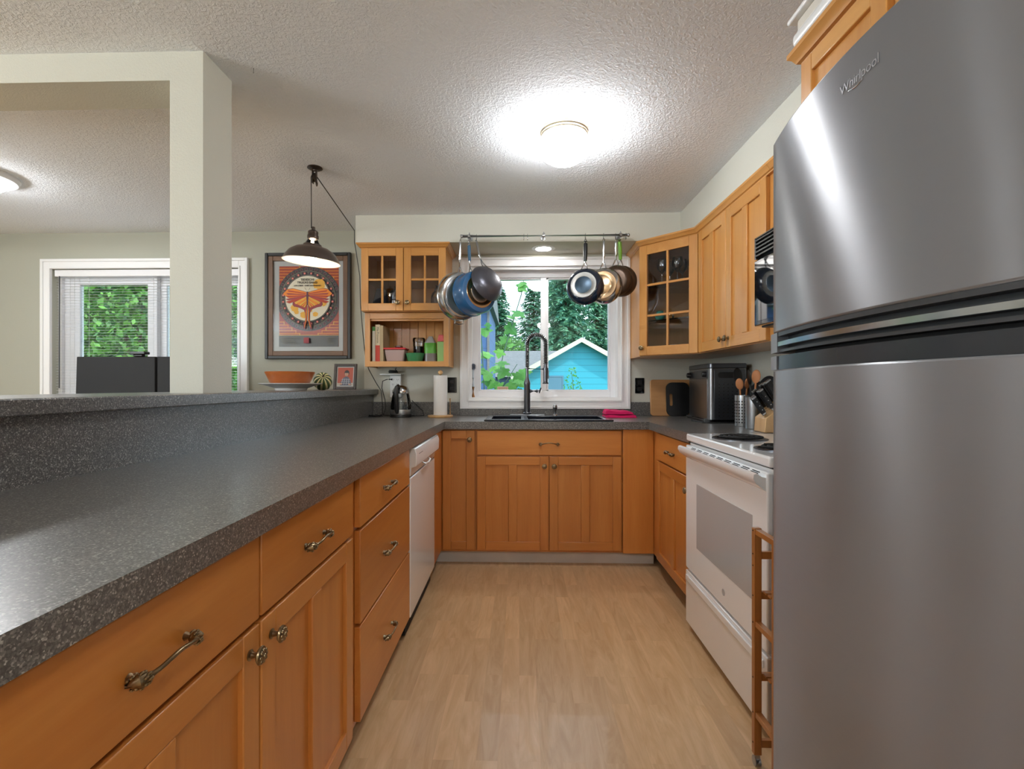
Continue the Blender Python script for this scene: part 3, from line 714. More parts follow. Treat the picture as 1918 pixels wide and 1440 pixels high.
def glass_door(parent, M, hz, wd, u0, u1, z0, z1, cols, rows, ku, kz, stile=0.05, rail=0.052):
    b = bm_(); th = 0.02
    box(b, u0, u0+stile, 0, th, z0, z1, 0); box(b, u1-stile, u1, 0, th, z0, z1, 0)
    box(b, u0+stile, u1-stile, 0, th, z0, z0+rail, 1); box(b, u0+stile, u1-stile, 0, th, z1-rail, z1, 1)
    m = 0.015; a0, a1, c0, c1 = u0+stile, u1-stile, z0+rail, z1-rail
    for k in range(1, cols): x = a0+(a1-a0)*k/cols; box(b, x-m/2, x+m/2, 0.003, th-0.003, c0, c1, 0)
    for k in range(1, rows): zz = c0+(c1-c0)*k/rows; box(b, a0, a1, 0.003, th-0.004, zz-m/2, zz+m/2, 1)
    b.transform(M); d = part('door', b, [wd['z'], wd[hz]], parent, bevel=0.002)
    b = bm_(); box(b, a0-0.003, a1+0.003, 0.0065, 0.0095, c0-0.003, c1+0.003); b.transform(M); part('glass_pane', b, M_cabglass, d)
    knob(d, M, ku, kz)
    return d
ucx0, ucx1, ucy, ucz0, ucz1 = -1.096, -0.507, 3.38, 1.655, 2.094
c = thing('glass_door_wall_cabinet', 'maple wall cabinet with two four-pane glass doors left of the window', 'cabinet', (-0.8, 3.55, ucz0))
b = bm_(); t = 0.018
box(b, ucx0, ucx0+t, ucy, W-0.001, ucz0, SB-0.001); box(b, ucx1-t, ucx1, ucy, W-0.001, ucz0, SB-0.001)
box(b, ucx0+t, ucx1-t, ucy, W-0.001, ucz0, ucz0+t, 1); box(b, ucx0+t, ucx1-t, ucy, W-0.001, ucz1-0.01, SB-0.001, 1)
box(b, ucx0+t, ucx1-t, W-0.012, W-0.001, ucz0+t, ucz1-0.01); box(b, ucx0+t, ucx1-t, ucy, ucy+0.018, ucz1-0.03, ucz1-0.01, 1)
box(b, -0.812, -0.790, ucy, ucy+0.018, ucz0+t, ucz1-0.03)
part('body', b, [MW['z'], MW['x']], c)
b = bm_(); box(b, ucx0+t, ucx1-t, ucy+0.03, W-0.013, 1.872, 1.886); part('shelf', b, MW['x'], c)
MU = FR('B', ucy)
glass_door(c, MU, 'x', MW, ucx0, -0.8035, ucz0+0.003, ucz1-0.004, 2, 2, -0.838, 1.712)
glass_door(c, MU, 'x', MW, -0.7985, ucx1, ucz0+0.003, ucz1-0.004, 2, 2, -0.772, 1.712)
b = bm_(); crown(b, [(ucx0, W-0.002), (ucx0, ucy-0.012), (ucx1, ucy-0.012), (ucx1, W-0.002)], ucz1-0.003, SB-0.0005); part('crown_moulding', b, MW['x'], c)
# open shelf box under it
sx0, sx1, sy, sz0, sz1 = -1.092, -0.497, 3.43, 1.273, 1.654
c = thing('open_shelf_box', 'open maple shelf box with beadboard back, hung beneath the glass cabinet', 'shelf', (-0.8, 3.56, sz0))
b = bm_()
box(b, sx0, sx0+0.036, sy, sy+0.018, sz0, sz1); box(b, sx1-0.036, sx1, sy, sy+0.018, sz0, sz1)
box(b, sx0+0.036, sx1-0.036, sy, sy+0.018, sz0, sz0+0.038, 1); box(b, sx0+0.036, sx1-0.036, sy, sy+0.018, 1.612, sz1, 1)
box(b, sx0+0.036, sx1-0.036, sy+0.018, sy+0.032, 1.598, 1.640, 1)
box(b, sx0, sx0+0.016, sy+0.018, W-0.001, sz0, sz1); box(b, sx1-0.016, sx1, sy+0.018, W-0.001, sz0, sz1)
box(b, sx0+0.016, sx1-0.016, sy+0.018, W-0.001, sz0+0.018, sz0+0.036, 1); box(b, sx0+0.016, sx1-0.016, sy+0.032, W-0.001, 1.640, sz1, 1)
part('body', b, [MW['z'], MW['x']], c, bevel=0.001)
b = bm_()
n = 9; wd_ = (sx1-sx0-0.034)/n
for k in range(n): box(b, sx0+0.017+k*wd_+0.0025, sx0+0.017+(k+1)*wd_-0.0025, W-0.012, W-0.006, sz0+0.037, 1.639)
box(b, sx0+0.017, sx1-0.017, W-0.006, W-0.001, sz0+0.037, 1.639)
part('beadboard', b, MW['z'], c)

# upper right: corner cabinet, two-door cabinet, over-microwave and over-fridge ----
uz0, uz1 = 1.340, 2.092
cx_, cy_ = 0.83, 3.385; ex_, ey_ = 1.130, 3.085
c = thing('corner_wall_cabinet', 'maple diagonal corner wall cabinet with a six-pane glass door', 'cabinet', (1.1, 3.4, uz0))
b = bm_(); t = 0.016
box(b, cx_, cx_+t, cy_, W-0.001, uz0, SB-0.001); box(b, ex_, RX-0.001, ey_, ey_+t, uz0, SB-0.001)
poly = [(cx_+t, cy_+0.006), (cx_+t, W-0.001), (RX-0.001, W-0.001), (RX-0.001, ey_+t), (ex_+0.006, ey_+t)]
prism(b, poly, uz0, uz0+t, 1); prism(b, poly, uz1-0.01, SB-0.001, 1)
box(b, cx_+t, RX-0.001, W-0.010, W-0.001, uz0+t, uz1-0.01); box(b, RX-0.010, RX-0.001, ey_+t, W-0.010, uz0+t, uz1-0.01)
part('body', b, [MW['z'], MW['x']], c)
dv = Vector((ex_-cx_, ey_-cy_, 0)); dl = dv.length; dv.normalize(); nv = Vector((dv.y, -dv.x, 0))    # outward = toward the room
if nv.dot(Vector((-1, -1, 0))) < 0: nv = -nv
MD = Matrix(((dv.x, nv.x, 0, cx_), (dv.y, nv.y, 0, cy_), (0, 0, 1, 0), (0, 0, 0, 1)))
b = bm_()
box(b, 0.0, 0.022, -0.018, 0.0, uz0, uz1); box(b, dl-0.022, dl, -0.018, 0.0, uz0, uz1); box(b, 0.022, dl-0.022, -0.018, 0.0, uz0, uz0+0.03); box(b, 0.022, dl-0.022, -0.018, 0.0, uz1-0.03, uz1)
b.transform(MD); part('face_frame', b, MW['z'], c)
glass_door(c, MD, 'x', MW, 0.006, dl-0.006, uz0+0.004, uz1-0.008, 2, 3, 0.03, uz0+0.055, stile=0.058, rail=0.06)
shelf_z = (1.585, 1.835)
for z_ in shelf_z:
    b = bm_(); pl = [(cx_+t+0.001, cy_+0.03), (cx_+t+0.001, W-0.011), (RX-0.011, W-0.011), (RX-0.011, ey_+t+0.001), (ex_+0.03, ey_+t+0.001)]
    prism(b, pl, z_-0.008, z_); part('shelf', b, M_clear, c)
b = bm_(); crown(b, [(cx_, W-0.002), (cx_-0.002, cy_-0.008), (ex_-0.012, ey_-0.003)], uz1-0.006, SB-0.0005); part('crown_moulding', b, MW['x'], c)

MUR = FR('R', 1.13)
c = thing('wall_cabinet', 'maple two-door wall cabinet between the corner cabinet and the microwave', 'cabinet', (1.28, 2.63, uz0))
body_box(c, MUR, 'y', MW, 2.185, 3.082, uz0, SB-0.001, 0.306, toe=False)
d = front(c, MUR, 'y', MW, 2.662, 3.062, uz0+0.004, uz1-0.008, 2, 'door', stile=0.058); knob(d, MUR, 2.695, 1.392)
d = front(c, MUR, 'y', MW, 2.232, 2.656, uz0+0.004, uz1-0.008, 2, 'door', stile=0.058); knob(d, MUR, 2.625, 1.392)
b = bm_(); crown(b, [(1.118, 3.082), (1.118, 2.185)], uz1-0.006, SB-0.0005); part('crown_moulding', b, MW['y'], c)
c = thing('wall_cabinet', 'short maple wall cabinet above the microwave, partly hidden by the refrigerator', 'cabinet', (1.28, 1.8, 1.785))
body_box(c, MUR, 'y', MW, 1.46, 2.184, 1.785, SB-0.001, 0.306, toe=False)
for u0, u1, ku in ((1.475, 1.815, 1.79), (1.825, 2.165, 1.85)):
    d = front(c, MUR, 'y', MW, u0, u1, 1.79, uz1-0.008, 1, 'door'); knob(d, MUR, ku, 1.83)
b = bm_(); crown(b, [(1.118, 2.184), (1.118, 1.462)], uz1-0.006, SB-0.0005); part('crown_moulding', b, MW['y'], c)
MF = FR('R', 0.838)
c = thing('refrigerator_cabinet', 'deep maple cabinet above the refrigerator', 'cabinet', (1.13, 1.0, 1.82))
body_box(c, MF, 'y', MW, 0.30, 1.452, 1.84, 2.092, 0.595, toe=False)
for u0, u1, ku in ((0.33, 0.720, 0.69), (0.726, 1.085, 0.76), (1.112, 1.442, 1.14)):
    d = front(c, MF, 'y', MW, u0, u1, 1.85, 2.075, 1, 'door', stile=0.05)
b = bm_(); box(b, 0.84, 1.097, 0.30, 1.452, 2.0925, 2.110); part('top_panel', b, MW['y'], c)
b = bm_(); crown(b, [(1.09, 1.452), (0.835, 1.452), (0.835, 0.30)], 2.080, 2.1255, out=0.034); part('crown_moulding', b, MW['y'], c)

# microwave -------------------------------------------------------------------
mw = thing('microwave', 'black over-the-range microwave with louvred top vent', 'microwave', (1.25, 1.8, 1.393))
b = bm_(); box(b, 1.062, RX-0.001, 1.462, 2.172, 1.393, 1.783); part('case', b, M_black, mw, bevel=0.003)
b = bm_(); box(b, 1.030, 1.061, 1.62, 2.172, 1.398, 1.684); dr = part('door', b, M_blackgloss, mw, bevel=0.005)
b = bm_(); box(b, 1.0275, 1.0295, 1.66, 2.145, 1.418, 1.668); part('door_glass', b, M_blackglass, dr)
b = bm_(); box(b, 1.034, 1.061, 1.464, 1.615, 1.398, 1.684); part('keypad', b, M_black, mw, bevel=0.003)
b = bm_()
for k in range(5): box(b, 1.030, 1.061, 1.47, 2.165, 1.700+k*0.0165, 1.7065+k*0.0165)
box(b, 1.050, 1.061, 1.464, 2.172, 1.688, 1.783)
box(b, 1.032, 1.061, 2.160, 2.172, 1.690, 1.783); box(b, 1.032, 1.061, 1.464, 2.172, 1.778, 1.783)
part('vent_grille', b, M_black, mw)

# ------------------------------------------------------------------ range
RY0, RY1, RF = 1.566, 2.329, 0.785
st = thing('kitchen_range', 'white electric coil range with oven and storage drawer', 'stove', (1.1, 1.95, 0))
b = bm_(); box(b, RF+0.022, RX-0.03, RY0, RY1, 0.03, 0.872); part('body', b, M_enamel, st, bevel=0.003)
b = bm_(); box(b, RF+0.06, RX-0.1, RY0+0.04, RY1-0.04, 0.0, 0.03); part('foot', b, M_dark, st)
b = bm_(); box(b, RF+0.004, RX-0.012, RY0-0.003, RY1+0.003, 0.879, 0.914)
ct_ = part('cooktop', b, M_enamel, st, bevel=0.008, seg=3)
b = bm_(); box(b, RF+0.024, RX-0.02, RY0+0.006, RY1-0.006, 0.8725, 0.8785); part('gap_seal', b, M_dark, st)
b = bm_(); box(b, RX-0.10, RX-0.012, RY0, RY1, 0.9145, 1.06); cp = part('control_panel', b, M_enamel, st, bevel=0.006)
for k in range(4):
    b = bm_(); cyl(b, (RX-0.10, 1.66+k*0.12+(0.22 if k > 1 else 0), 0.99), (RX-0.125, 1.66+k*0.12+(0.22 if k > 1 else 0), 0.99), 0.018, 0.014, 16); part('knob', b, M_black, cp)
def burner(x, y, r):
    b = bm_(); lathe(b, [(r*1.18, 0.0), (r*1.18, 0.0035), (r*1.1, 0.0045), (r*1.02, 0.001), (0.0, 0.0008)], 40, Matrix.Translation((x, y, 0.9143)))
    o = part('burner', b, M_darksteel, st)
    b = bm_(); pts = []; turns = 4.2 if r > 0.08 else 3.3; n = int(turns*28)
    for i in range(n+1):
        a = 2*PI*turns*i/n; rr = 0.014+(r-0.014)*i/n; pts.append((x+rr*math.cos(a), y+rr*math.sin(a), 0.924))
    tube(b, pts, 0.0042, 7)
    for k in range(3):
        a = k*2*PI/3+0.3; box_pts = [(x, y, 0.9175), (x+r*math.cos(a), y+r*math.sin(a), 0.9175)]; tube(b, box_pts, 0.0022, 6)
    part('coil', b, M_dark, o)
burner(0.935, 2.10, 0.093); burner(1.185, 2.12, 0.073); burner(0.925, 1.755, 0.073); burner(1.19, 1.76, 0.093)
b = bm_(); box(b, RF, RF+0.021, RY0+0.003, RY1-0.003, 0.287, 0.862)
od = part('oven_door', b, M_enamel, st, bevel=0.006, seg=3)
b = bm_(); box(b, RF-0.0015, RF+0.001, RY0+0.10, 2.183, 0.42, 0.704); part('oven_window', b, M_greyglass, od, bevel=0.0005)
b = bm_()
hp = [(RF+0.004, 0.800), (RF-0.012, 0.812), (RF-0.030, 0.826), (RF-0.040, 0.842), (RF-0.038, 0.856), (RF-0.028, 0.860), (RF-0.016, 0.850), (RF-0.004, 0.846), (RF+0.004, 0.846)]
va = [b.verts.new((x, RY0+0.01, z)) for x, z in hp]; vb = [b.verts.new((x, RY1-0.01, z)) for x, z in hp]
b.faces.new(va); b.faces.new(vb[::-1])
for i in range(len(hp)): b.faces.new((va[i], vb[i], vb[(i+1) % len(hp)], va[(i+1) % len(hp)]))
part('handle', b, M_enamel, od, smooth=60)
b = bm_()
for k in range(9):
    y = RY1-0.075-k*0.072
    box(b, RF-0.001, RF+0.004, y-0.05, y, 0.8495, 0.8525); box(b, RF-0.001, RF+0.004, y-0.062, y-0.012, 0.8555, 0.8585)
part('vent_slots', b, M_dark, od)
b = bm_(); lathe(b, [(0, 0.0), (0.013, 0.0), (0.013, 0.0012), (0.0105, 0.0012), (0.0105, 0.0006), (0, 0.0006)], 24, AX((RF, 1.90, 0.345), (-1, 0, 0))); part('round_emblem', b, M_greyglass, od)
b = bm_(); box(b, RF, RF+0.021, RY0+0.003, RY1-0.003, 0.034, 0.276); box(b, RF-0.008, RF, RY0+0.02, RY1-0.02, 0.232, 0.262)
part('storage_drawer', b, M_enamel, st, bevel=0.006, seg=3)

# ------------------------------------------------------------------ refrigerator
fr = thing('refrigerator', 'stainless steel top-freezer refrigerator with bowed doors', 'refrigerator', (1.05, 0.93, 0))
FY0, FY1 = 0.50, 1.345
def fx_at(y):     # bowed front
    t = (y-(FY0+FY1)/2)/((FY1-FY0)/2); return 0.626+0.056*t*t
def door_shell(z0, z1):
    b = bm_(); n = 28; xb = 0.745
    top = []; bot = []
    ys = [FY0+(FY1-FY0)*i/n for i in range(n+1)]
    r = 0.010
    prof = []
    for i, y in enumerate(ys):
        e = min(y-FY0, FY1-y); dx = 0.0
        if e < r: dx = r-math.sqrt(max(0, r*r-(r-e)**2))
        prof.append((fx_at(y)+dx, y))
    prof += [(xb, FY1), (xb, FY0)]
    prism(b, prof, z0, z1)
    return b
b = bm_(); box(b, 0.752, RX-0.02, FY0+0.004, FY1-0.004, 0.05, 1.775); part('case', b, plain('fridge_side_grey', srgb(120, 121, 124), 0.45), fr, bevel=0.004)
b = bm_(); box(b, 0.77, RX-0.05, FY0+0.03, FY1-0.03, 0.0, 0.05); part('foot_grille', b, M_black, fr)
fz = part('freezer_door', door_shell(1.277, 1.780), M_fridge, fr, bevel=0.004, smooth=25)
# lower edge of the freezer door: side rims and recessed grip
b = bm_()
def strip(bm, y0, y1, z0, z1, off0, off1, n=26, mi=0):
    """bowed strip following the door front, between offsets behind the front surface"""
    ys = [y0+(y1-y0)*i/n for i in range(n+1)]
    prism(bm, [(fx_at(y)+off0, y) for y in ys]+[(fx_at(y)+off1, y) for y in reversed(ys)], z0, z1, mi)
strip(b, FY1-0.06, FY1-0.0005, 1.2255, 1.2768, 0.001, 0.09, 6); part('door_lip', b, M_fridge, fz, smooth=25)
b = bm_(); strip(b, FY0+0.0005, FY0+0.06, 1.2255, 1.2768, 0.001, 0.09, 6); part('door_lip', b, M_fridge, fz, smooth=25)
b = bm_(); strip(b, FY0+0.06, FY1-0.061, 1.2255, 1.2765, 0.030, 0.09); strip(b, FY0+0.06, FY1-0.061, 1.2255, 1.232, 0.006, 0.030); strip(b, FY0+0.06, FY1-0.061, 1.2668, 1.2765, 0.003, 0.03)
part('handle_recess', b, plain('charcoal_plastic', srgb(58, 59, 61), 0.4), fz, smooth=25)
b = bm_(); strip(b, FY0+0.06, FY1-0.062, 1.241, 1.252, 0.002, 0.014); part('chrome_strip', b, M_steel, fz, smooth=25)
fd = part('door', door_shell(0.09, 1.181), M_fridge, fr, bevel=0.004, smooth=25)
b = bm_(); strip(b, FY1-0.055, FY1-0.0005, 1.1812, 1.2165, 0.001, 0.09, 6); part('door_lip', b, M_fridge, fd, smooth=25)
b = bm_(); strip(b, FY0+0.01, FY1-0.056, 1.1812, 1.2160, 0.004, 0.09); part('handle_recess', b, plain('charcoal_gloss', srgb(48, 50, 54), 0.22), fd, smooth=25)
b = bm_(); strip(b, FY0+0.02, FY1-0.11, 1.2165, 1.2250, 0.03, 0.10); part('door_gap_seal', b, M_dark, fr)
b = bm_()
tb = text_bm('Whirlpool', 0.026, 0.0008, spacing=0.95)
join(b, tb)
sw = [(-0.030+0.060*i/24, -0.010-0.006*math.sin(PI*i/24)+0.018*(i/24)**3, 0.0) for i in range(17)]
tube(b, sw, [0.0003+0.0009*math.sin(PI*i/16) for i in range(17)], 6)
# local x -> -Y (reading left to right from the aisle), y -> Z, z -> -X
yl = 0.917; sl = (fx_at(yl+0.01)-fx_at(yl-0.01))/0.02
uv = Vector((-sl, -1, 0)).normalized(); nn = Vector((-1, sl, 0)).normalized()
b.transform(Matrix(((uv.x, 0, nn.x, fx_at(yl)-0.0006), (uv.y, 0, nn.y, yl), (0, 1, 0, 1.7105), (0, 0, 0, 1))))
part('badge_lettering', b, plain('badge_chrome', srgb(205, 206, 208), 0.12, metal=1.0), fz)

# white storage box on top of the refrigerator cabinet
wb_ = thing('storage_container', 'white plastic storage container lying on top of the refrigerator cabinet', 'container', (0.95, 0.95, 2.1265))
b = bm_(); box(b, 0.800, 1.085, 0.42, 1.462, 2.1265, 2.168); part('tray', b, M_whiteplastic, wb_, bevel=0.016, seg=4)
b = bm_(); box(b, 0.812, 1.075, 0.43, 1.452, 2.1685, 2.205); part('basin', b, plain('cream_plastic', srgb(214, 208, 196), 0.45), wb_, bevel=0.006)
b = bm_(); box(b, 0.795, 1.085, 0.415, 1.475, 2.2055, 2.220); part('lid', b, M_whiteplastic, wb_, bevel=0.005)

# ------------------------------------------------------------------ folding bamboo cart between range and refrigerator
ca = thing('bamboo_cart', 'narrow bamboo rolling cart tucked between the stove and the refrigerator', 'cart', (0.95, 1.455, 0))
b = bm_(); PX = (0.700, 0.712); 
def post(x0, y0):
    b = bm_(); box(b, x0, x0+0.022, y0, y0+0.018, 0.035, 0.713); return part('post', b, bamboo, ca, bevel=0.0015)
for x0 in (0.702, 1.19):
    for y0 in (1.362, 1.478): post(x0, y0)
for z_ in (0.055, 0.255, 0.50, 0.62):
    for y0 in (1.482, 1.364):
        b = bm_(); box(b, 0.7245, 1.1895, y0, y0+0.012, z_, z_+0.022); part('rail', b, bamboo, ca, bevel=0.001)
for z_ in (0.150, 0.420, 0.695):
    for x0 in (0.704, 1.192):
        b = bm_(); box(b, x0, x0+0.018, 1.3805, 1.4775, z_, z_+0.016); part('end_rail', b, bamboo, ca, bevel=0.001)
for z_ in (0.262, 0.507):
    b = bm_()
    for k in range(4): box(b, 0.726, 1.188, 1.378+k*0.026, 1.396+k*0.026, z_+0.016, z_+0.022)
    part('shelf', b, bamboo, ca)
for x0 in (0.705, 1.20):
    for y0 in (1.371, 1.487):
        b = bm_(); cyl(b, (x0, y0, 0.014), (x0+0.016, y0, 0.014), 0.014, seg=16); box(b, x0+0.001, x0+0.015, y0-0.006, y0+0.006, 0.02, 0.045); part('castor', b, M_satin, ca)
b = bm_()
for z_ in (0.60, 0.635, 0.705, 0.43, 0.51, 0.265, 0.16, 0.07): cyl(b, (0.7019, 1.487, z_), (0.7012, 1.487, z_), 0.0025, seg=8)
part('screw_heads', b, M_dark, ca)

# ------------------------------------------------------------------ lights fixed in the room, with added fill globes
def T3(x, y, z): return Matrix.Translation((x, y, z))
lx, ly = 0.208, 2.27
l1 = thing('ceiling_light', 'lit round mushroom-glass ceiling light with ridged metal rim over the kitchen floor', 'ceiling light', (lx, ly, H))
b = bm_(); lathe(b, [(0, 0), (0.112, 0), (0.112, -0.008), (0.106, -0.011), (0.110, -0.018), (0.104, -0.022), (0.107, -0.029), (0.098, -0.034), (0, -0.034)], 48, T3(lx, ly, H)); part('rim', b, M_brassy, l1)
b = bm_(); lathe(b, [(0.096, -0.034), (0.112, -0.050), (0.118, -0.072), (0.114, -0.096), (0.098, -0.120), (0.07, -0.138), (0.035, -0.147), (0, -0.150)], 40, T3(lx, ly, H)); part('globe', b, M_globe, l1)
for lx2, ly2, lab in ((0.45, -1.35, 'unseen round fill light added over the kitchen behind the viewpoint'), (-2.1, -1.5, 'unseen round fill light added in the living area behind the bar'), (-4.3, -0.6, 'unseen round fill light added at the far side of the living area')):
    lb = thing('ceiling_light', lab, 'ceiling light', (lx2, ly2, H))  # unseen globe added to brighten the cabinet fronts and appliances
    b = bm_(); lathe(b, [(0, 0), (0.112, 0), (0.112, -0.008), (0.106, -0.011), (0.098, -0.034), (0, -0.034)], 48, T3(lx2, ly2, H)); part('rim', b, M_brassy, lb)
    b = bm_(); lathe(b, [(0.096, -0.034), (0.112, -0.050), (0.118, -0.072), (0.114, -0.096), (0.098, -0.120), (0.07, -0.138), (0.035, -0.147), (0, -0.150)], 40, T3(lx2, ly2, H)); part('globe', b, M_fill_globe, lb)
dx_, dy_ = -3.02, 2.63
l2 = thing('ceiling_light', 'lit dome ceiling light with a wide white rim in the dining room', 'ceiling light', (dx_, dy_, H))
b = bm_(); lathe(b, [(0, 0), (0.185, 0), (0.187, -0.012), (0.175, -0.030), (0.140, -0.036), (0, -0.036)], 48, T3(dx_, dy_, H)); part('rim', b, M_trim, l2)
b = bm_(); lathe(b, [(0.138, -0.036), (0.13, -0.055), (0.10, -0.078), (0.05, -0.092), (0, -0.096)], 40, T3(dx_, dy_, H)); part('globe', b, M_globe2, l2)
l3 = thing('recessed_light', 'small lit recessed downlight in the soffit above the sink window', 'recessed light', (0.174, 3.52, SB))
b = bm_(); lathe(b, [(0.052, -0.001), (0.056, -0.006), (0.084, -0.003), (0.086, -0.0005), (0.052, -0.0005)], 40, T3(0.174, 3.52, SB)); part('rim', b, M_trim, l3)
b = bm_(); lathe(b, [(0.052, -0.001), (0.045, -0.006), (0.02, -0.009), (0, -0.0095)], 32, T3(0.174, 3.52, SB)); part('lens', b, M_led, l3)
b = bm_(); hx0, hy0 = -0.987, 1.79
cyl(b, (hx0, hy0, H), (hx0, hy0, H-0.018), 0.0016, seg=8)
tube(b, [(hx0, hy0, H-0.018)]+[(hx0-0.016*math.sin(a*PI/10)*1.0, hy0, H-0.034+0.016*math.cos(a*PI/10)) for a in range(0, 15)], 0.0016, 8)
solo('cup_hook', b, M_satin, 'small metal cup hook screwed into the ceiling right of the column', 'hook', (hx0, hy0, H))

# pendant lamp ---------------------------------------------------------------
px, py = -1.105, 2.615
pl = thing('pendant_lamp', 'metal barn-shade pendant lamp hanging from a pulley over the bar', 'pendant lamp', (px, py, H))
b = bm_(); lathe(b, [(0, 0), (0.038, 0), (0.040, -0.004), (0.032, -0.009), (0.010, -0.012), (0.008, -0.018), (0, -0.018)], 32, T3(px, py, H)); part('canopy', b, M_oldbronze, pl)
b = bm_(); box(b, px-0.013, px-0.010, py-0.010, py+0.010, H-0.085, H-0.016); box(b, px+0.006, px+0.009, py-0.010, py+0.010, H-0.085, H-0.016)
cyl(b, (px-0.014, py, H-0.055), (px+0.012, py, H-0.055), 0.0035, seg=10); lathe(b, [(0.0, -0.006), (0.022, -0.006), (0.022, -0.004), (0.016, 0.0), (0.022, 0.004), (0.022, 0.006), (0, 0.006)], 24, AX((px-0.002, py, H-0.055), (1, 0, 0)))
ellip(b, (px+0.010, py, H-0.088), (0.006, 0.006, 0.014), 10, 8)
part('pulley', b, M_oldbronze, pl)
zs_ = 1.985
b = bm_()
cp_ = [(px-0.012, py-0.016, zs_), (px-0.012, py-0.020, H-0.06), (px-0.006, py-0.014, H-0.036), (px, py, H-0.031), (px+0.002, py+0.016, H-0.04)]
far = [(-1.138, 3.347, 2.210), (-1.139, 3.350, 2.13), (-1.132, 3.352, 2.09), (-1.108, 3.368, 1.9), (-1.104, 3.372, 1.70), (-1.102, 3.385, 1.62), (-1.100, 3.42, 1.48), (-1.098, 3.47, 1.32), (-1.085, 3.50, 1.255), (-1.045, 3.54, 1.16), (-1.012, 3.56, 1.10), (-1.006, 3.57, 1.0), (-1.003, 3.56, 0.93), (-1.02, 3.53, 0.9185)]
tube(b, cp_+far, 0.0028, 8); part('cord', b, M_cord, pl)
Ms = T3(px-0.010, py-0.018, 1.806) @ Matrix.Rotation(math.radians(4), 4, 'Y') @ Matrix.Rotation(math.radians(2), 4, 'X')
b = bm_(); lathe(b, [(0, 0.186), (0.008, 0.184), (0.010, 0.168), (0.020, 0.164), (0.026, 0.158), (0.026, 0.142), (0.029, 0.136), (0.029, 0.124), (0.024, 0.120), (0, 0.120)], 32, Ms); part('socket', b, M_oldbronze, pl)
b = bm_(); lathe(b, [(0.024, 0.121), (0.043, 0.086), (0.040, 0.085), (0.022, 0.118)], 32, Ms); part('glass_neck', b, M_clear, pl)
b = bm_(); lathe(b, [(0.038, 0.090), (0.046, 0.090), (0.050, 0.078), (0.085, 0.070), (0.115, 0.050), (0.136, 0.022), (0.145, 0.0), (0.149, -0.002), (0.146, -0.004), (0.142, 0.0), (0.133, 0.020), (0.112, 0.046), (0.083, 0.065), (0.040, 0.074), (0.038, 0.090)], 56, Ms, mis=[0, 0, 0, 0, 0, 0, 0, 1, 1, 1, 1, 1, 1, 0]); part('lamp_shade', b, [plain('shade_metal', srgb(112, 100, 94), 0.3, metal=0.85), M_lampwhite], pl)
b = bm_(); lathe(b, [(0, 0.118), (0.012, 0.118), (0.014, 0.075), (0.028, 0.048), (0.030, 0.034), (0.022, 0.016), (0, 0.008)], 24, Ms); part('bulb', b, M_bulb, pl)

# ------------------------------------------------------------------ poster
ps = thing('framed_poster', 'large framed concert poster of an orange moth before a moon, on the dining wall', 'picture', (-1.603, W, 1.745))
P0, P1, Q0, Q1 = -1.932, -1.274, 1.342, 2.147
def pb(parent, name, x0, x1, z0, z1, wd, y0, y1, m, bev=0.002):
    b = bm_(); ring(b, x0, x1, z0, z1, wd, y0, y1); return part(name, b, m, parent, bevel=bev)
pb(ps, 'frame', P0, P1, Q0, Q1, 0.024, W-0.032, W-0.002, M_frame_black, 0.004)
pb(ps, 'inner_frame', P0+0.024, P1-0.024, Q0+0.024, Q1-0.024, 0.036, W-0.026, W-0.002, M_frame_brown, 0.003)
b = bm_(); box(b, P0+0.061, P1-0.061, W-0.010, W-0.004, Q0+0.061, Q1-0.061); part('mat_board', b, M_mat, ps)
ax0, ax1, az0, az1 = -1.829, -1.371, 1.435, 2.048
yA = W-0.0104
PC = [plain('print_'+n, srgb(*c), 0.6) for n, c in (('charcoal', (62, 56, 62)), ('rust', (176, 62, 36)), ('orange', (226, 132, 36)), ('olive', (104, 98, 78)), ('moon', (214, 206, 182)), ('ochre', (222, 166, 60)), ('plum', (92, 52, 66)), ('pinkdot', (214, 140, 120)), ('winered', (150, 58, 62)), ('sage', (142, 140, 112)))]
b = bm_(); lay = [0]
def fpoly(pts, mi):
    y = yA-0.00012*lay[0]; lay[0] += 1
    f = b.faces.new([b.verts.new((x, y, z)) for x, z in pts]); f.material_index = mi
def disc(cx, cz, r, mi, n=64, a0=0, a1=2*PI): fpoly([(cx+r*math.cos(a0+(a1-a0)*i/n), cz+r*math.sin(a0+(a1-a0)*i/n)) for i in range(n)], mi)
def cdisc(cx, cz, r, mi, n=96):     # disc clipped to the print
    fpoly([(min(ax1, max(ax0, cx+r*math.cos(2*PI*i/n))), cz+r*math.sin(2*PI*i/n)) for i in range(n)], mi)
def frect(x0, x1, z0, z1, mi): fpoly([(x0, z0), (x1, z0), (x1, z1), (x0, z1)], mi)
frect(ax0, ax1, az0, az1, 1)
zb = az0+0.085
for s_ in (-1, 1):
    xe = ax0 if s_ < 0 else ax1
    for k in range(5):      # stepped corners
        for (zb0, sg) in ((zb, 1), (az1, -1)):
            w_ = 0.155-0.03*k; z_a = zb0+sg*(0.012+0.022*k); x_in = xe-s_*w_
            frect(min(xe, x_in), max(xe, x_in), min(z_a, z_a+sg*0.007), max(z_a, z_a+sg*0.007), 2)
            frect(min(x_in, x_in-s_*0.006), max(x_in, x_in-s_*0.006), min(z_a-sg*0.018, z_a+sg*0.007), max(z_a-sg*0.018, z_a+sg*0.007), 2 if k % 2 else 5)
frect(ax0, ax1, az0, zb, 0); frect(ax0, ax1, zb, zb+0.004, 5)
mcx, mcz = -1.600, 1.799
cdisc(mcx, mcz, 0.245, 0)
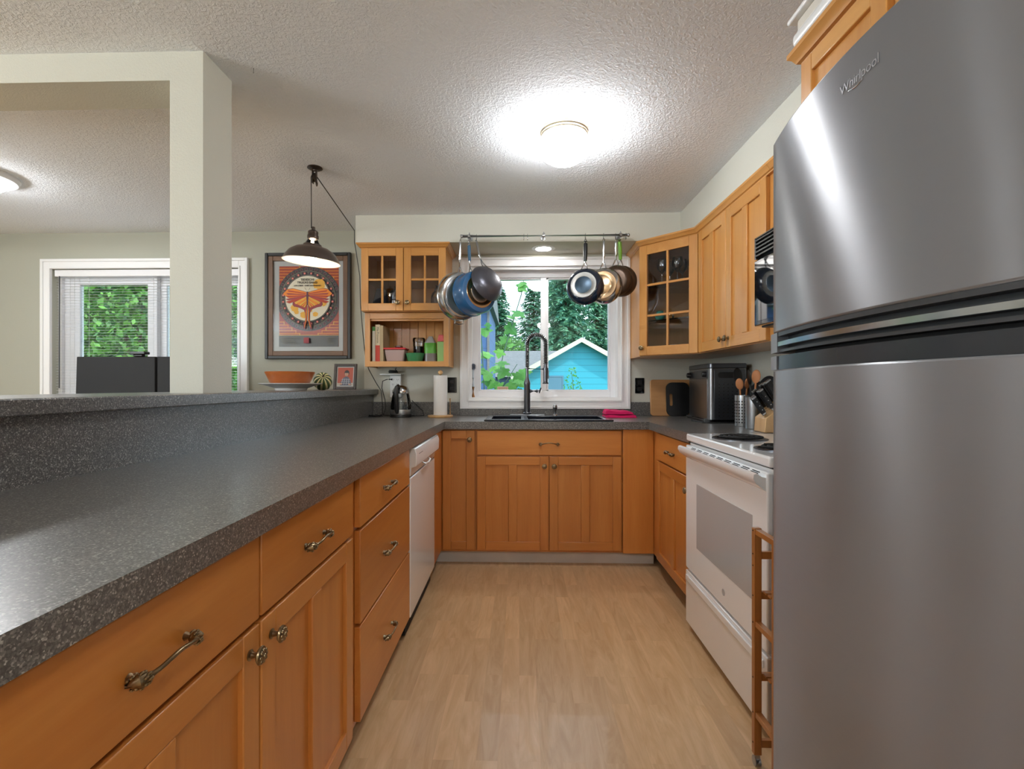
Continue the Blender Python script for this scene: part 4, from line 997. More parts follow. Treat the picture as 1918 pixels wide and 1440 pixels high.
for k in range(38):
    a = 2*PI*k/38; x, z = mcx+0.226*math.cos(a), mcz+0.226*math.sin(a)
    if ax0+0.014 < x < ax1-0.014: disc(x, z, 0.0125, 9, 16); disc(x, z, 0.011, 6, 16)
disc(mcx, mcz, 0.2105, 9, 96); disc(mcx, mcz, 0.208, 0, 96)
for k in range(44):
    a = 2*PI*k/44; a2 = 2*PI*(k+0.5)/44
    fpoly([(mcx+0.203*math.cos(a-0.05), mcz+0.203*math.sin(a-0.05)), (mcx+0.203*math.cos(a+0.05), mcz+0.203*math.sin(a+0.05)), (mcx+0.184*math.cos(a), mcz+0.184*math.sin(a))], 3)
for k in range(24):
    a = 2*PI*(k+0.5)/24; disc(mcx+0.191*math.cos(a), mcz+0.191*math.sin(a), 0.0095, 8, 16); disc(mcx+0.191*math.cos(a), mcz+0.191*math.sin(a), 0.006, 7, 14)
disc(mcx, mcz, 0.1775, 9, 96); disc(mcx, mcz, 0.1755, 0, 96); disc(mcx, mcz, 0.170, 4, 96)
r2 = random.Random(3)
for (x, z, r) in ((0.09, 0.105, 0.05), (0.13, 0.05, 0.034), (-0.10, -0.07, 0.034), (-0.03, -0.125, 0.03), (0.06, -0.12, 0.022), (0.125, -0.04, 0.022), (-0.085, -0.105, 0.02), (0.02, -0.09, 0.016)):
    fpoly([(mcx+x+r*(0.75+0.35*r2.random())*math.cos(2*PI*i/18), mcz+z+r*(0.7+0.3*r2.random())*math.sin(2*PI*i/18)) for i in range(18)], 5)
def wing(pts, mi):
    for sg in (-1, 1): fpoly([(mcx+sg*x, mcz+z) for x, z in pts], mi)
fore = [(0.004, 0.045), (0.05, 0.058), (0.11, 0.074), (0.155, 0.068), (0.188, 0.035), (0.17, 0.018), (0.14, 0.0), (0.115, -0.022), (0.06, -0.01), (0.006, 0.0)]
hind = [(0.006, 0.028), (0.06, 0.012), (0.105, -0.02), (0.112, -0.045), (0.10, -0.062), (0.07, -0.068), (0.045, -0.078), (0.026, -0.088), (0.018, -0.11), (0.016, -0.16), (0.030, -0.205), (0.028, -0.238), (0.018, -0.215), (0.003, -0.165), (0.002, -0.05)]
wing([(x*1.02, z*1.0+0.003) for x, z in fore], 6); wing([(x*1.03+0.001, z) for x, z in hind], 6)
wing(fore, 2); wing(hind, 8)
for t in range(5):
    a, c_ = 0.16+t*0.17, 0.24+t*0.17
    wing([(0.01+0.01*t, 0.040-0.008*t), (0.17*math.cos(0.45-0.16*t), 0.062-0.022*t), (0.165*math.cos(0.5-0.16*t)-0.006*t, 0.050-0.022*t), (0.012, 0.034-0.008*t)], 8 if t % 2 else 1)
for t in range(5):
    wing([(0.006, 0.015-0.012*t), (0.10-0.017*t, -0.03-0.009*t), (0.088-0.017*t, -0.046-0.006*t), (0.006, 0.005-0.012*t)], 2 if t % 2 else 5)
wing([(0.006, -0.06), (0.012, -0.10), (0.012, -0.16), (0.024, -0.212), (0.022, -0.222), (0.008, -0.165), (0.004, -0.10)], 2)
fpoly([(mcx-0.006, mcz+0.05), (mcx+0.006, mcz+0.05), (mcx+0.009, mcz+0.02), (mcx+0.004, mcz-0.05), (mcx-0.004, mcz-0.05), (mcx-0.009, mcz+0.02)], 6)
wing([(0.002, 0.05), (0.02, 0.076), (0.023, 0.082), (0.017, 0.076)], 0)
for k, (x0, x1) in enumerate(((ax0+0.02, ax0+0.15), (ax1-0.09, ax1-0.02))):
    for j in range(4): frect(x0+0.006*j, x1-0.008*((j*3) % 4), zb-0.022-0.013*j, zb-0.019-0.013*j, 3)
frect(mcx-0.028, mcx+0.012, zb-0.060, zb-0.018, 8)
art = part('print', b, PC, ps, smooth=0, keep=True)
b = bm_(); MT = Matrix(((1, 0, 0, 0), (0, 0, -1, 0), (0, 1, 0, 0), (0, 0, 0, 1)))
yt = yA-0.00012*lay[0]-0.0003
for s_, sz, dx, dz, sx_ in (('TEDESCHI', 0.023, 0.0, 0.140, 1.0), ('TRUCKS BAND', 0.023, 0.0, 0.118, 1.0), ('LOS LOBOS \u00b7 GABE DIXON BAND', 0.0145, 0.0, 0.095, 0.93)):
    join(b, text_bm(s_, sz, 0.0002, Matrix.Translation((mcx+dx, yt, mcz+dz)) @ MT, sx=sx_, bold=0.0004))
part('lettering', b, M_ink, art)
b = bm_(); box(b, P0+0.0605, P1-0.0605, W-0.0225, W-0.0215, Q0+0.0605, Q1-0.0605); part('glass_pane', b, M_picglass, ps)

# ------------------------------------------------------------------ things on the bar
BZ = 1.112
b = bm_(); c0 = (-1.285, 2.72); lathe(b, [(0, 0.004), (0.075, 0.004), (0.078, 0), (0.082, 0), (0.086, 0.012), (0.12, 0.024), (0.166, 0.037), (0.168, 0.040), (0.162, 0.041), (0.12, 0.030), (0.085, 0.020), (0, 0.018)], 56, T3(*c0, BZ+0.0003)); pt = solo('plate', b, M_ceramic_white, 'wide white plate under the wooden bowl on the bar', 'plate', (*c0, BZ))
b = bm_(); lathe(b, [(0, 0), (0.085, 0), (0.092, 0.004), (0.108, 0.03), (0.122, 0.062), (0.130, 0.078), (0.131, 0.084), (0.124, 0.085), (0.113, 0.065), (0.098, 0.032), (0.082, 0.012), (0, 0.010)], 56, T3(c0[0]-0.005, c0[1], BZ+0.0205)); solo('wooden_bowl', b, bowl_wood, 'turned wooden bowl standing on the white plate on the bar', 'bowl', (c0[0]-0.005, c0[1], BZ+0.0205))
gd = thing('gourd', 'small green and cream striped gourd beside the wooden bowl', 'gourd', (-1.19, 2.93, BZ))
b = bm_(); ns, nr_ = 80, 16; rows = []
for i in range(nr_+1):
    t = PI*i/nr_; row = []
    for k in range(ns):
        a = 2*PI*k/ns; r = 0.052*math.sin(t)**0.85*(1+0.045*math.cos(10*a)); row.append(b.verts.new((r*math.cos(a), r*math.sin(a), 0.058*math.cos(t))))
    rows.append(row)
for i in range(nr_):
    for k in range(ns):
        q = (rows[i][k], rows[i][(k+1) % ns], rows[i+1][(k+1) % ns], rows[i+1][k])
        f = b.faces.new(q); f.material_index = 0 if ((k+2) % 8) < 5 else 1
bmesh.ops.remove_doubles(b, verts=b.verts, dist=0.0003)
b.transform(T3(-1.19, 2.93, BZ+0.0525) @ Matrix.Rotation(math.radians(58), 4, 'X') @ Matrix.Rotation(math.radians(20), 4, 'Y'))
part('body', b, [plain('gourd_green', srgb(62, 84, 44), 0.5), plain('gourd_cream', srgb(222, 212, 158), 0.5)], gd)
Mst = T3(-1.19, 2.93, BZ+0.0525) @ Matrix.Rotation(math.radians(58), 4, 'X') @ Matrix.Rotation(math.radians(20), 4, 'Y')
b = bm_(); tube(b, [Mst @ Vector(p) for p in ((0, 0, 0.054), (0.001, 0, 0.066), (0.005, 0.002, 0.076))], [0.006, 0.004, 0.0045], 8); part('stem', b, M_bark, gd)
pf = thing('photo_frame', 'small dark photo frame with a portrait on red, standing on the bar end', 'photo frame', (-1.262, 3.50, BZ))
Mf = T3(-1.262, 3.50, BZ+0.0003) @ Matrix.Rotation(math.radians(-9), 4, 'X')
def pfp(name, build, mats, **kw):
    b = bm_(); build(b); b.transform(Mf); return part(name, b, mats, pf, **kw)
pfp('frame', lambda b: ring(b, -0.083, 0.083, 0.0, 0.187, 0.019, -0.008, 0.008), M_frame_brown if False else plain('espresso_frame', srgb(54, 42, 34), 0.4), bevel=0.002)
pfp('backing', lambda b: box(b, -0.066, 0.066, 0.002, 0.007, 0.017, 0.170), M_mat)
pcs = [plain('photo_'+n, srgb(*c), 0.5) for n, c in (('red', (188, 74, 46)), ('hair', (42, 30, 28)), ('skin', (212, 160, 130)), ('shirt', (84, 84, 104)), ('check', (176, 176, 188)), ('floor', (196, 178, 160)))]
def portrait(b):
    L = [0]
    def fp(pts, mi):
        y = 0.0015-0.00015*L[0]; L[0] += 1; f = b.faces.new([b.verts.new((x, y, z)) for x, z in pts]); f.material_index = mi
    el = lambda cx, cz, rx, rz, n=20: [(cx+rx*math.cos(2*PI*i/n), cz+rz*math.sin(2*PI*i/n)) for i in range(n)]
    fp([(-0.056, 0.028), (0.056, 0.028), (0.056, 0.160), (-0.056, 0.160)], 0)
    fp([(-0.056, 0.028), (0.056, 0.028), (0.056, 0.048), (-0.056, 0.046)], 5)
    fp([(-0.038, 0.028), (0.046, 0.028), (0.040, 0.060), (0.026, 0.088), (0.008, 0.096), (-0.012, 0.086), (-0.034, 0.052)], 3)
    for k in range(4): fp([(-0.03+0.018*k, 0.034), (-0.026+0.018*k, 0.034), (-0.014+0.014*k, 0.082), (-0.018+0.014*k, 0.082)], 4)
    for k in range(3): fp([(-0.03, 0.042+0.014*k), (0.038, 0.042+0.014*k), (0.036, 0.045+0.014*k), (-0.028, 0.045+0.014*k)], 4)
    fp(el(0.010, 0.120, 0.018, 0.021), 1); fp(el(0.009, 0.113, 0.0135, 0.017), 2); fp(el(0.010, 0.128, 0.016, 0.009), 1)
    for sx_ in (-1, 1): fp(el(0.009+sx_*0.005, 0.114, 0.0016, 0.001, 8), 1)
    fp(el(0.009, 0.103, 0.004, 0.0011, 8), 1)
    fp(el(-0.030, 0.040, 0.010, 0.006, 12), 2); fp(el(0.034, 0.036, 0.010, 0.005, 12), 2)
pfp('photograph', portrait, pcs, smooth=0, keep=True)
pfp('glass_pane', lambda b: box(b, -0.0655, 0.0655, -0.0025, -0.0015, 0.0175, 0.1695), M_picglass)

# ------------------------------------------------------------------ dining room desk with monitors
dk = thing('desk', 'black desk under the monitors in the dining room', 'desk', (-2.4, 3.05, 0))
b = bm_(); box(b, -3.05, -1.72, 2.78, 3.38, 0.72, 0.75); part('desktop', b, M_black, dk, bevel=0.003)
for x0 in (-3.02, -1.79):
    for y0 in (2.81, 3.31):
        b = bm_(); box(b, x0, x0+0.04, y0, y0+0.04, 0, 0.72); part('leg', b, M_black, dk)
def monitor(x0, x1, label, tap):
    m = thing('monitor', label, 'monitor', ((x0+x1)/2, 3.0, 0.75))
    b = bm_(); z0, z1 = 0.90, 1.320; xc = (x0+x1)/2
    v = box(b, x0-tap, x1, 2.985, 3.015, z0, z1)
    for q in v:
        if q.co.x < xc and q.co.z > 1: q.co.x += tap
    part('housing', b, M_screen, m, bevel=0.004)
    b = bm_(); box(b, xc-0.03, xc+0.03, 2.96, 2.984, 0.76, 1.05); box(b, xc-0.11, xc+0.11, 2.86, 3.06, 0.7505, 0.762); part('stand', b, M_black, m, bevel=0.002)
    b = bm_(); box(b, x0+0.004, x1-0.004, 3.0155, 3.0175, z0+0.01, z1-0.006); part('screen', b, M_blackgloss, m)
monitor(-2.768, -2.268, 'wide dark grey monitor seen from behind, webcam on top', 0.012)
monitor(-2.255, -1.80, 'black monitor mostly hidden behind the column', 0.0)
b = bm_(); box(b, -2.425, -2.325, 2.975, 3.02, 1.3335, 1.352); box(b, -2.405, -2.345, 2.98, 3.01, 1.3205, 1.334)
solo('webcam', b, M_black, 'small black webcam sitting on top of the monitor', 'webcam', (-2.375, 3.0, 1.3205), bevel=0.005)

# ------------------------------------------------------------------ shelf contents
SZ = sz0+0.0365
def sbox(name, x0, x1, y0, y1, z0, z1, m, label, cat, bev=0.002, group=None):
    b = bm_(); box(b, x0, x1, y0, y1, z0, z1); return solo(name, b, m, label, cat, ((x0+x1)/2, (y0+y1)/2, z0), group=group, bevel=bev)
def book(x0, x1, y0, y1, h, cover, label, bands=(), txt=None):
    t = thing('book', label, 'book', ((x0+x1)/2, (y0+y1)/2, SZ), group='cookbooks on the open shelf')
    b = bm_(); box(b, x0, x1, y0, y0+0.002, SZ, SZ+h); box(b, x0, x0+0.002, y0+0.002, y1, SZ, SZ+h); box(b, x1-0.002, x1, y0+0.002, y1, SZ, SZ+h)
    c_ = part('cover', b, cover, t)
    b = bm_(); box(b, x0+0.0022, x1-0.0022, y0+0.0022, y1-0.004, SZ+0.003, SZ+h-0.003); part('pages', b, M_paper, t)
    for z0, z1, m in bands:
        b = bm_(); box(b, x0+0.0003, x1-0.0003, y0-0.0006, y0-0.0001, SZ+z0, SZ+z1); part('spine_band', b, m, c_)
    if txt:
        b = text_bm(txt, 0.021, 0.0002, Matrix.Translation(((x0+x1)/2+0.001, y0-0.0005, SZ+h*0.72)) @ MT @ Matrix.Rotation(-PI/2, 4, 'Z')); part('spine_title', b, M_ink, c_)
book(-1.053, -1.031, 3.475, 3.65, 0.252, M_book_w, 'slim white cookbook with a green top, leftmost on the open shelf', ((0.222, 0.251, M_book_g),))
book(-1.029, -0.996, 3.470, 3.66, 0.266, M_book_c, 'thick cream cookbook with a red lower spine on the open shelf', ((0.002, 0.118, M_book_r),), 'Mia Provenza')
book(-0.994, -0.972, 3.465, 3.64, 0.258, M_book_t, 'tan patterned cookbook, third from the left on the open shelf')
tb_ = thing('food_tub', 'translucent mauve food tub with a red lid on the open shelf', 'food container', (-0.893, 3.53, SZ))
def frustum(b, x, y, z0, z1, a0, b0, a1, b1):
    v = box(b, x-a0, x+a0, y-b0, y+b0, z0, z1)
    for q in v:
        if q.co.z > (z0+z1)/2: q.co.x = x+(a1 if q.co.x > x else -a1); q.co.y = y+(b1 if q.co.y > y else -b1)
b = bm_(); frustum(b, -0.893, 3.53, SZ, SZ+0.088, 0.060, 0.045, 0.074, 0.056); part('tub', b, M_tub, tb_, bevel=0.008)
b = bm_(); box(b, -0.974, -0.812, 3.468, 3.592, SZ+0.0885, SZ+0.101); part('lid', b, M_red, tb_, bevel=0.004)
b = bm_(); tube(b, [(-0.875+0.021*math.cos(2*PI*i/20), 3.53+0.021*math.sin(2*PI*i/20), SZ+0.111) for i in range(20)], 0.009, 10, closed=True); solo('steel_ring', b, M_steel, 'small shiny steel ring cutter lying on the red tub lid', 'ring cutter', (-0.875, 3.53, SZ+0.102))
b = bm_(); lathe(b, [(0, 0), (0.050, 0), (0.054, 0.006), (0.066, 0.055), (0.068, 0.063), (0.063, 0.063), (0.052, 0.012), (0, 0.010)], 40, T3(-0.752, 3.515, SZ)); solo('bowl', b, M_greenbowl, 'green glazed bowl in front of the dark jar on the shelf', 'bowl', (-0.752, 3.515, SZ))
jr = thing('glass_jar', 'glass jar of dark coffee with a clear lid behind the green bowl', 'jar', (-0.748, 3.626, SZ))
b = bm_(); lathe(b, [(0, 0), (0.040, 0), (0.042, 0.005), (0.042, 0.120), (0, 0.120)], 32, T3(-0.748, 3.626, SZ)); part('contents', b, plain('dark_beans', srgb(22, 18, 20), 0.25, coat=0.5), jr)
b = bm_(); lathe(b, [(0.0425, 0.12), (0.0435, 0.155), (0.046, 0.158), (0.046, 0.178), (0.042, 0.184), (0, 0.184)], 32, T3(-0.748, 3.626, SZ)); part('lid', b, M_clear, jr)
def bag(name, x, y, w, d, h, mats, split, label, parent_cat):
    t = thing(name, label, parent_cat, (x, y, SZ)); n = 10
    def shell(z0, z1, m, nm):
        b = bm_(); rows = []
        for i in range(n+1):
            u = z0+(z1-z0)*i/n; k = u/h; dd = d*(1-0.85*max(0, (k-0.55)/0.45)**1.3); ww = w*(1-0.68*max(0, (k-0.74)/0.26)); row = []
            for j in range(20):
                a = 2*PI*j/20; ca, sa = math.cos(a), math.sin(a)
                wr = 1+0.05*math.sin(7*u*60+j*1.7)
                row.append(b.verts.new((x+ww/2*wr*math.copysign(abs(ca)**0.6, ca), y+dd/2*wr*math.copysign(abs(sa)**0.6, sa), SZ+u)))
            rows.append(row)
        for i in range(n):
            for j in range(20): b.faces.new((rows[i][j], rows[i][(j+1) % 20], rows[i+1][(j+1) % 20], rows[i+1][j]))
        b.faces.new(rows[0]); b.faces.new(rows[-1])
        part(nm, b, m, t, smooth=50)
    z = 0
    for (zz, m, nm) in split: shell(z, zz, m, nm); z = zz+0.0002
bag('snack_bag', -0.642, 3.525, 0.086, 0.06, 0.186, None, ((0.062, M_foil, 'clear_window'), (0.138, M_bag, 'bag_body'), (0.186, plain('silver_foil', srgb(188, 190, 190), 0.3, metal=0.6), 'folded_top')), 'green snack bag with a silver top and clear lower window on the shelf', 'bag')
pk = thing('drink_pouch', 'tall pale green packet with a pink top, rightmost on the open shelf', 'packet', (-0.566, 3.53, SZ))
b = bm_(); frustum(b, -0.566, 3.53, SZ, SZ+0.148, 0.026, 0.022, 0.027, 0.020); part('packet', b, M_pkgreen, pk, bevel=0.006)
b = bm_(); frustum(b, -0.566, 3.53, SZ+0.1485, SZ+0.198, 0.027, 0.020, 0.018, 0.012); part('cap', b, M_pink, pk, bevel=0.006)

# behind the glass doors on the left
CZ = ucz0+0.0185
b = bm_(); frustum(b, -1.000, 3.52, CZ, CZ+0.165, 0.062, 0.06, 0.030, 0.04); solo('fabric_pouch', b, M_navyitem, 'navy blue pouch behind the lower left pane of the glass cabinet', 'pouch', (-1.0, 3.52, CZ), bevel=0.014, seg=3)
cf = thing('french_press', 'chrome and glass coffee press behind the left glass door', 'coffee press', (-0.895, 3.50, CZ))
b = bm_(); lathe(b, [(0, 0), (0.038, 0), (0.038, 0.075), (0.034, 0.08), (0, 0.08)], 32, T3(-0.895, 3.50, CZ)); part('base', b, M_steel, cf)
b = bm_(); lathe(b, [(0.033, 0.081), (0.035, 0.13), (0.038, 0.135), (0.030, 0.150), (0, 0.155)], 32, T3(-0.895, 3.50, CZ)); part('lid', b, M_darksteel, cf)
b = bm_(); cyl(b, (-0.895, 3.50, CZ+0.155), (-0.895, 3.50, CZ+0.178), 0.009, seg=12); part('knob', b, M_black, cf)
cr_ = thing('carafe', 'clear carafe of brown liquid behind the right glass door', 'carafe', (-0.592, 3.52, CZ))
b = bm_(); lathe(b, [(0, 0.001), (0.043, 0.001), (0.045, 0.01), (0.045, 0.10), (0, 0.10)], 32, T3(-0.592, 3.52, CZ)); part('liquid', b, M_amber, cr_)
b = bm_(); lathe(b, [(0.047, 0.0), (0.047, 0.105), (0.040, 0.13), (0.020, 0.150), (0.020, 0.165)], 32, T3(-0.592, 3.52, CZ)); part('glass', b, M_clear, cr_)
b = bm_(); cyl(b, (-0.592, 3.52, CZ+0.165), (-0.592, 3.52, CZ+0.186), 0.022, 0.016, 16); part('lid', b, M_black, cr_)

# behind the six-pane corner door
def goblet(x, y, z, s=1.0):
    t = thing('wine_glass', 'stemmed wine glass on the upper glass shelf of the corner cabinet', 'wine glass', (x, y, z), group='wine glasses in the corner cabinet')
    b = bm_(); lathe(b, [(r*s, h*s) for r, h in [(0, 0.002), (0.032, 0.0), (0.034, 0.002), (0.006, 0.008), (0.0035, 0.02), (0.0035, 0.075), (0.012, 0.083), (0.034, 0.110), (0.038, 0.140), (0.032, 0.175), (0.031, 0.175), (0.036, 0.14), (0.032, 0.112), (0.010, 0.086), (0, 0.084)]], 28, T3(x, y, z)); part('glass', b, glass_goblet, t); return t
glass_goblet = glass('goblet_glass', (0.8, 0.83, 0.86, 1), 0.02, 1.9)
g0 = goblet(0.985, 3.40, shelf_z[1]+0.0005)
for (x, y) in ((1.075, 3.35), (1.130, 3.42), (1.165, 3.30), (1.06, 3.47), (1.23, 3.36)): dup(g0, (x, y, shelf_z[1]+0.0005))
tv = thing('teal_pot', 'small teal glazed pot on the middle shelf of the corner cabinet', 'pot', (0.965, 3.38, shelf_z[0]))
b = bm_(); lathe(b, [(0, 0), (0.020, 0), (0.032, 0.018), (0.034, 0.036), (0.024, 0.055), (0.020, 0.058), (0.026, 0.064), (0.022, 0.064), (0.016, 0.055), (0, 0.05)], 28, T3(0.965, 3.38, shelf_z[0]+0.0005)); part('body', b, M_teal, tv)
b = bm_(); tube(b, [(0.965+0.030+0.014*math.sin(PI*i/8), 3.36, shelf_z[0]+0.02+0.03*i/8) for i in range(9)], 0.004, 8); part('handle', b, M_teal, tv)
b = bm_(); lathe(b, [(0, 0), (0.014, 0), (0.012, 0.006), (0.005, 0.014), (0.009, 0.024), (0.003, 0.040), (0, 0.062)], 16, T3(1.045, 3.35, shelf_z[0]+0.0005)); solo('silver_ornament', b, M_steel, 'tiny pointed silver ornament right of the teal pot', 'ornament', (1.045, 3.35, shelf_z[0]))
UZ = uz0+0.0165
b = bm_(); lathe(b, [(0, 0), (0.035, 0), (0.052, 0.02), (0.062, 0.052), (0.059, 0.052), (0.048, 0.02), (0, 0.008)], 32, T3(0.985, 3.43, UZ)); solo('bowl', b, plain('wine_glaze', srgb(92, 40, 46), 0.3, coat=0.4), 'dark red bowl low in the corner cabinet', 'bowl', (0.985, 3.43, UZ))
b = bm_(); lathe(b, [(0, 0), (0.030, 0), (0.034, 0.006), (0.036, 0.060), (0.033, 0.060), (0.031, 0.010), (0, 0.008)], 28, T3(1.06, 3.355, UZ)); solo('cup', b, M_ceramic_white, 'plain white cup low in the corner cabinet', 'cup', (1.06, 3.355, UZ))
mg = thing('mug', 'white mug with its handle showing, low right in the corner cabinet', 'mug', (1.215, 3.24, UZ))
b = bm_(); lathe(b, [(0, 0), (0.038, 0), (0.040, 0.004), (0.040, 0.085), (0.037, 0.085), (0.036, 0.008), (0, 0.008)], 28, T3(1.215, 3.24, UZ)); part('body', b, M_ceramic_white, mg)
b = bm_(); tube(b, [(1.215-0.038-0.022*math.sin(PI*i/10), 3.24-0.01, UZ+0.018+0.05*i/10) for i in range(11)], 0.005, 8); part('handle', b, M_ceramic_white, mg)
b = bm_(); lathe(b, [(0, 0), (0.03, 0), (0.075, 0.016), (0.073, 0.018), (0.028, 0.004), (0, 0.004)], 32, T3(1.27, 3.36, shelf_z[0]+0.0005)); solo('saucer', b, M_ceramic_white, 'white saucer on the middle shelf of the corner cabinet', 'saucer', (1.27, 3.36, shelf_z[0]))

# ------------------------------------------------------------------ pot rail and pans
RYc, RZc = 3.262, 2.138
rl = thing('pot_rail', 'steel pot rail mounted on the soffit above the window', 'pot rail', (0.17, RYc, RZc))
b = bm_(); cyl(b, (-0.384, RYc, RZc), (0.724, RYc, RZc), 0.0095, seg=20); part('bar', b, M_satin, rl)
for x in (-0.384, 0.724):
    b = bm_(); ellip(b, (x, RYc, RZc), (0.010, 0.013, 0.013), 14, 10); part('end_cap', b, M_satin, rl)
for x in (-0.335, 0.163, 0.672):
    b = bm_(); cyl(b, (x, RYc, RZc+0.001), (x, 3.354, RZc+0.010), 0.005, seg=12); lathe(b, [(0, 0), (0.016, 0), (0.016, 0.006), (0, 0.008)], 20, AX((x, 3.3545, RZc+0.010), (0, -1, 0)))
    lathe(b, [(0.0105, -0.008), (0.014, -0.008), (0.014, 0.008), (0.0105, 0.008)], 20, AX((x, RYc, RZc), (1, 0, 0)))
    for dz in (0.018, -0.020): ellip(b, (x, RYc, RZc+dz), (0.005, 0.005, 0.008), 10, 8)
    part('bracket', b, M_satin, rl)
def s_hook(x, label, yaw=0.0):
    b = bm_(); pts = []
    for i in range(13): a = PI*1.15-PI*1.15*i/12; pts.append((0, 0.0125*math.cos(a), 0.0125*math.sin(a)))
    pts += [(0, 0.0125, -0.012)]
    for i in range(1, 13): a = -PI*1.1*i/12; pts.append((0, 0.0125-0.010+0.010*math.cos(a), -0.018+0.010*math.sin(a)))
    tube(b, pts, 0.0021, 7)
    o = mesh_obj('s_hook', b, M_steel); o.location = (x, RYc, RZc); o.rotation_euler = (0, 0, yaw); WM[o.name] = Matrix.Translation(o.location)
    tag(o, label, 'hook', 'hooks on the pot rail'); return o
h0 = s_hook(0.030, 'left of the two empty steel hooks at the middle of the rail')
def hook(x, label):
    o = h0.copy(); COL.objects.link(o); o.location = (x, RYc, RZc); o['label'] = label
hook(0.055, 'right of the two empty steel hooks at the middle of the rail')
hook(0.708, 'empty steel hook at the right end of the rail')
def pan(name, label, x, yaw, tilt, r, depth, hl, mats, style='curve', base=None, grip=None, helper=False, dz=0.0):
    """hangs by its handle; bottom faces -Y before turning. mats: outside, inside; base: (radius, material); grip: (from, to, material)"""
    t = thing(name, label, 'pan', (x, RYc, RZc-0.026+dz), rotz=math.radians(yaw))
    R = Matrix.Rotation(math.radians(-tilt), 4, 'X')
    z_c = -(hl+r)
    A = R @ T3(0, 0.008, z_c) @ Matrix.Rotation(PI/2, 4, 'X')      # lathe +Z -> -Y (bottom outward)
    th = 0.003
    if style == 'curve':
        out = [(0.0, depth), (r*0.60, depth), (r*0.72, depth*0.955), (r*0.86, depth*0.72), (r*0.955, depth*0.34), (r*0.985, 0.004), (r, 0.0), (r, -0.002)]
    elif style == 'bowl':
        out = [(0.0, depth), (r*0.35, depth*0.985), (r*0.62, depth*0.86), (r*0.82, depth*0.60), (r*0.94, depth*0.30), (r*0.99, 0.005), (r*1.01, 0.0), (r*1.01, -0.002)]
    else:
        out = [(0.0, depth), (r*0.82, depth), (r*0.93, depth*0.96), (r*0.975, depth*0.86), (r*0.99, depth*0.5), (r*0.99, 0.006), (r*1.02, 0.0), (r*1.02, -0.002)]
    inn = [(max(0, q-th), h-th if h > th else h) for q, h in reversed(out[:-1])]; inn[-1] = (0, depth-th)
    b = bm_(); lathe(b, out+inn, 56, A, mis=[0]*(len(out)-1)+[1]*len(inn)); bd = part('body', b, mats, t, world=False)
    if base:
        b = bm_(); br, bmats = base
        lathe(b, [(0, 0.0018), (br*0.66, 0.0018), (br*0.68, 0.0008), (br*0.70, 0.0018), (br, 0.0018), (br+0.002, -0.002)], 48, A @ T3(0, 0, depth), mis=[1, 0, 0, 0, 0]); part('base_disc', b, bmats, bd, world=False)
    hy = 0.004; z_r = -hl
    hp = [(0, hy-0.018, z_r-0.012), (0, hy-0.006, z_r+0.010), (0, hy+0.002, z_r+0.035), (0, hy+0.004, -hl*0.45), (0, hy, -0.035), (0, hy, -0.012)]
    b = bm_()
    for sx_ in (-1, 1): tube(b, [R @ Vector((sx_*0.020, hy-0.020, z_r-0.014)), R @ Vector((sx_*0.016, hy-0.010, z_r+0.004)), R @ Vector((sx_*0.004, hy, z_r+0.034))], [0.0045, 0.004, 0.0045], 8)
    pts = [R @ Vector((0, hy, z_r+0.032)), R @ Vector((0, hy+0.003, -hl*0.6)), R @ Vector((0, hy+0.002, -hl*0.3)), R @ Vector((0, hy, -0.030)), R @ Vector((0, hy, -0.013))]
    tube(b, pts, [0.0065, 0.0075, 0.008, 0.0085, 0.006], 12)
    tube(b, [R @ Vector((0.0065*math.cos(2*PI*i/14), hy, -0.0065+0.0085*math.sin(2*PI*i/14))) for i in range(14)], 0.0024, 6, closed=True)
    hd = part('handle', b, M_steel, t, world=False)
    if grip:
        g0_, g1_, gm, gr = grip
        b = bm_(); n = 8; tube(b, [R @ Vector((0, hy+0.002, -hl*(g0_+(g1_-g0_)*i/n))) for i in range(n+1)], [gr*(0.82+0.25*math.sin(PI*(0.15+0.8*i/n))) for i in range(n+1)], 14); part('grip', b, gm, hd, world=False)
    if helper:
        b = bm_(); tube(b, [R @ Vector(p) for p in ((-0.035, -0.008, z_c-r+0.012), (-0.033, -0.006, z_c-r-0.020), (0, -0.004, z_c-r-0.026), (0.033, -0.006, z_c-r-0.020), (0.035, -0.008, z_c-r+0.012))], 0.004, 8); part('helper_handle', b, M_steel, t, world=False)
    hook(x, 'steel hook holding the '+' '.join(label.split(',')[0].split()[:8]))
    return t
pan('saute_pan', 'large stainless saute pan with a helper handle, leftmost on the rail', -0.392, 38, -3, 0.160, 0.055, 0.215, [M_steel, M_satin], 'straight', base=(0.125, [M_satin, M_alu]), helper=True)
pan('saucepan', 'deep blue saucepan with a blue handle grip, second from the left on the rail', -0.334, 42, 4, 0.143, 0.100, 0.225, [M_pan_blue, M_satin], 'straight', base=(0.106, [M_copperish, M_alu]), grip=(0.10, 0.62, M_bluegrip, 0.0105))
pan('skillet', 'dark grey curved skillet, in front of the blue saucepan', -0.286, 46, 20, 0.124, 0.062, 0.198, [M_pan_grey, M_pan_navy], 'bowl')
pan('frying_pan', 'black enamel frying pan with a pale base ring and black grip', 0.440, -20, 5, 0.124, 0.046, 0.195, [M_pan_navy, M_pan_navy], 'curve', base=(0.084, [M_alu, plain('base_dark_ring', srgb(66, 84, 100), 0.35, metal=0.6)]), grip=(0.06, 0.74, M_black, 0.0135))
pan('frying_pan', 'warm-toned stainless frying pan behind the black frying pan', 0.560, -22, 1, 0.122, 0.045, 0.190, [M_steel, M_satin], 'curve', base=(0.09, [M_copperish, M_copperish]))
pan('frying_pan', 'brown frying pan with a steel handle, behind the stainless pan', 0.640, -24, -2, 0.104, 0.036, 0.170, [M_pan_brown, M_pan_brown], 'curve')
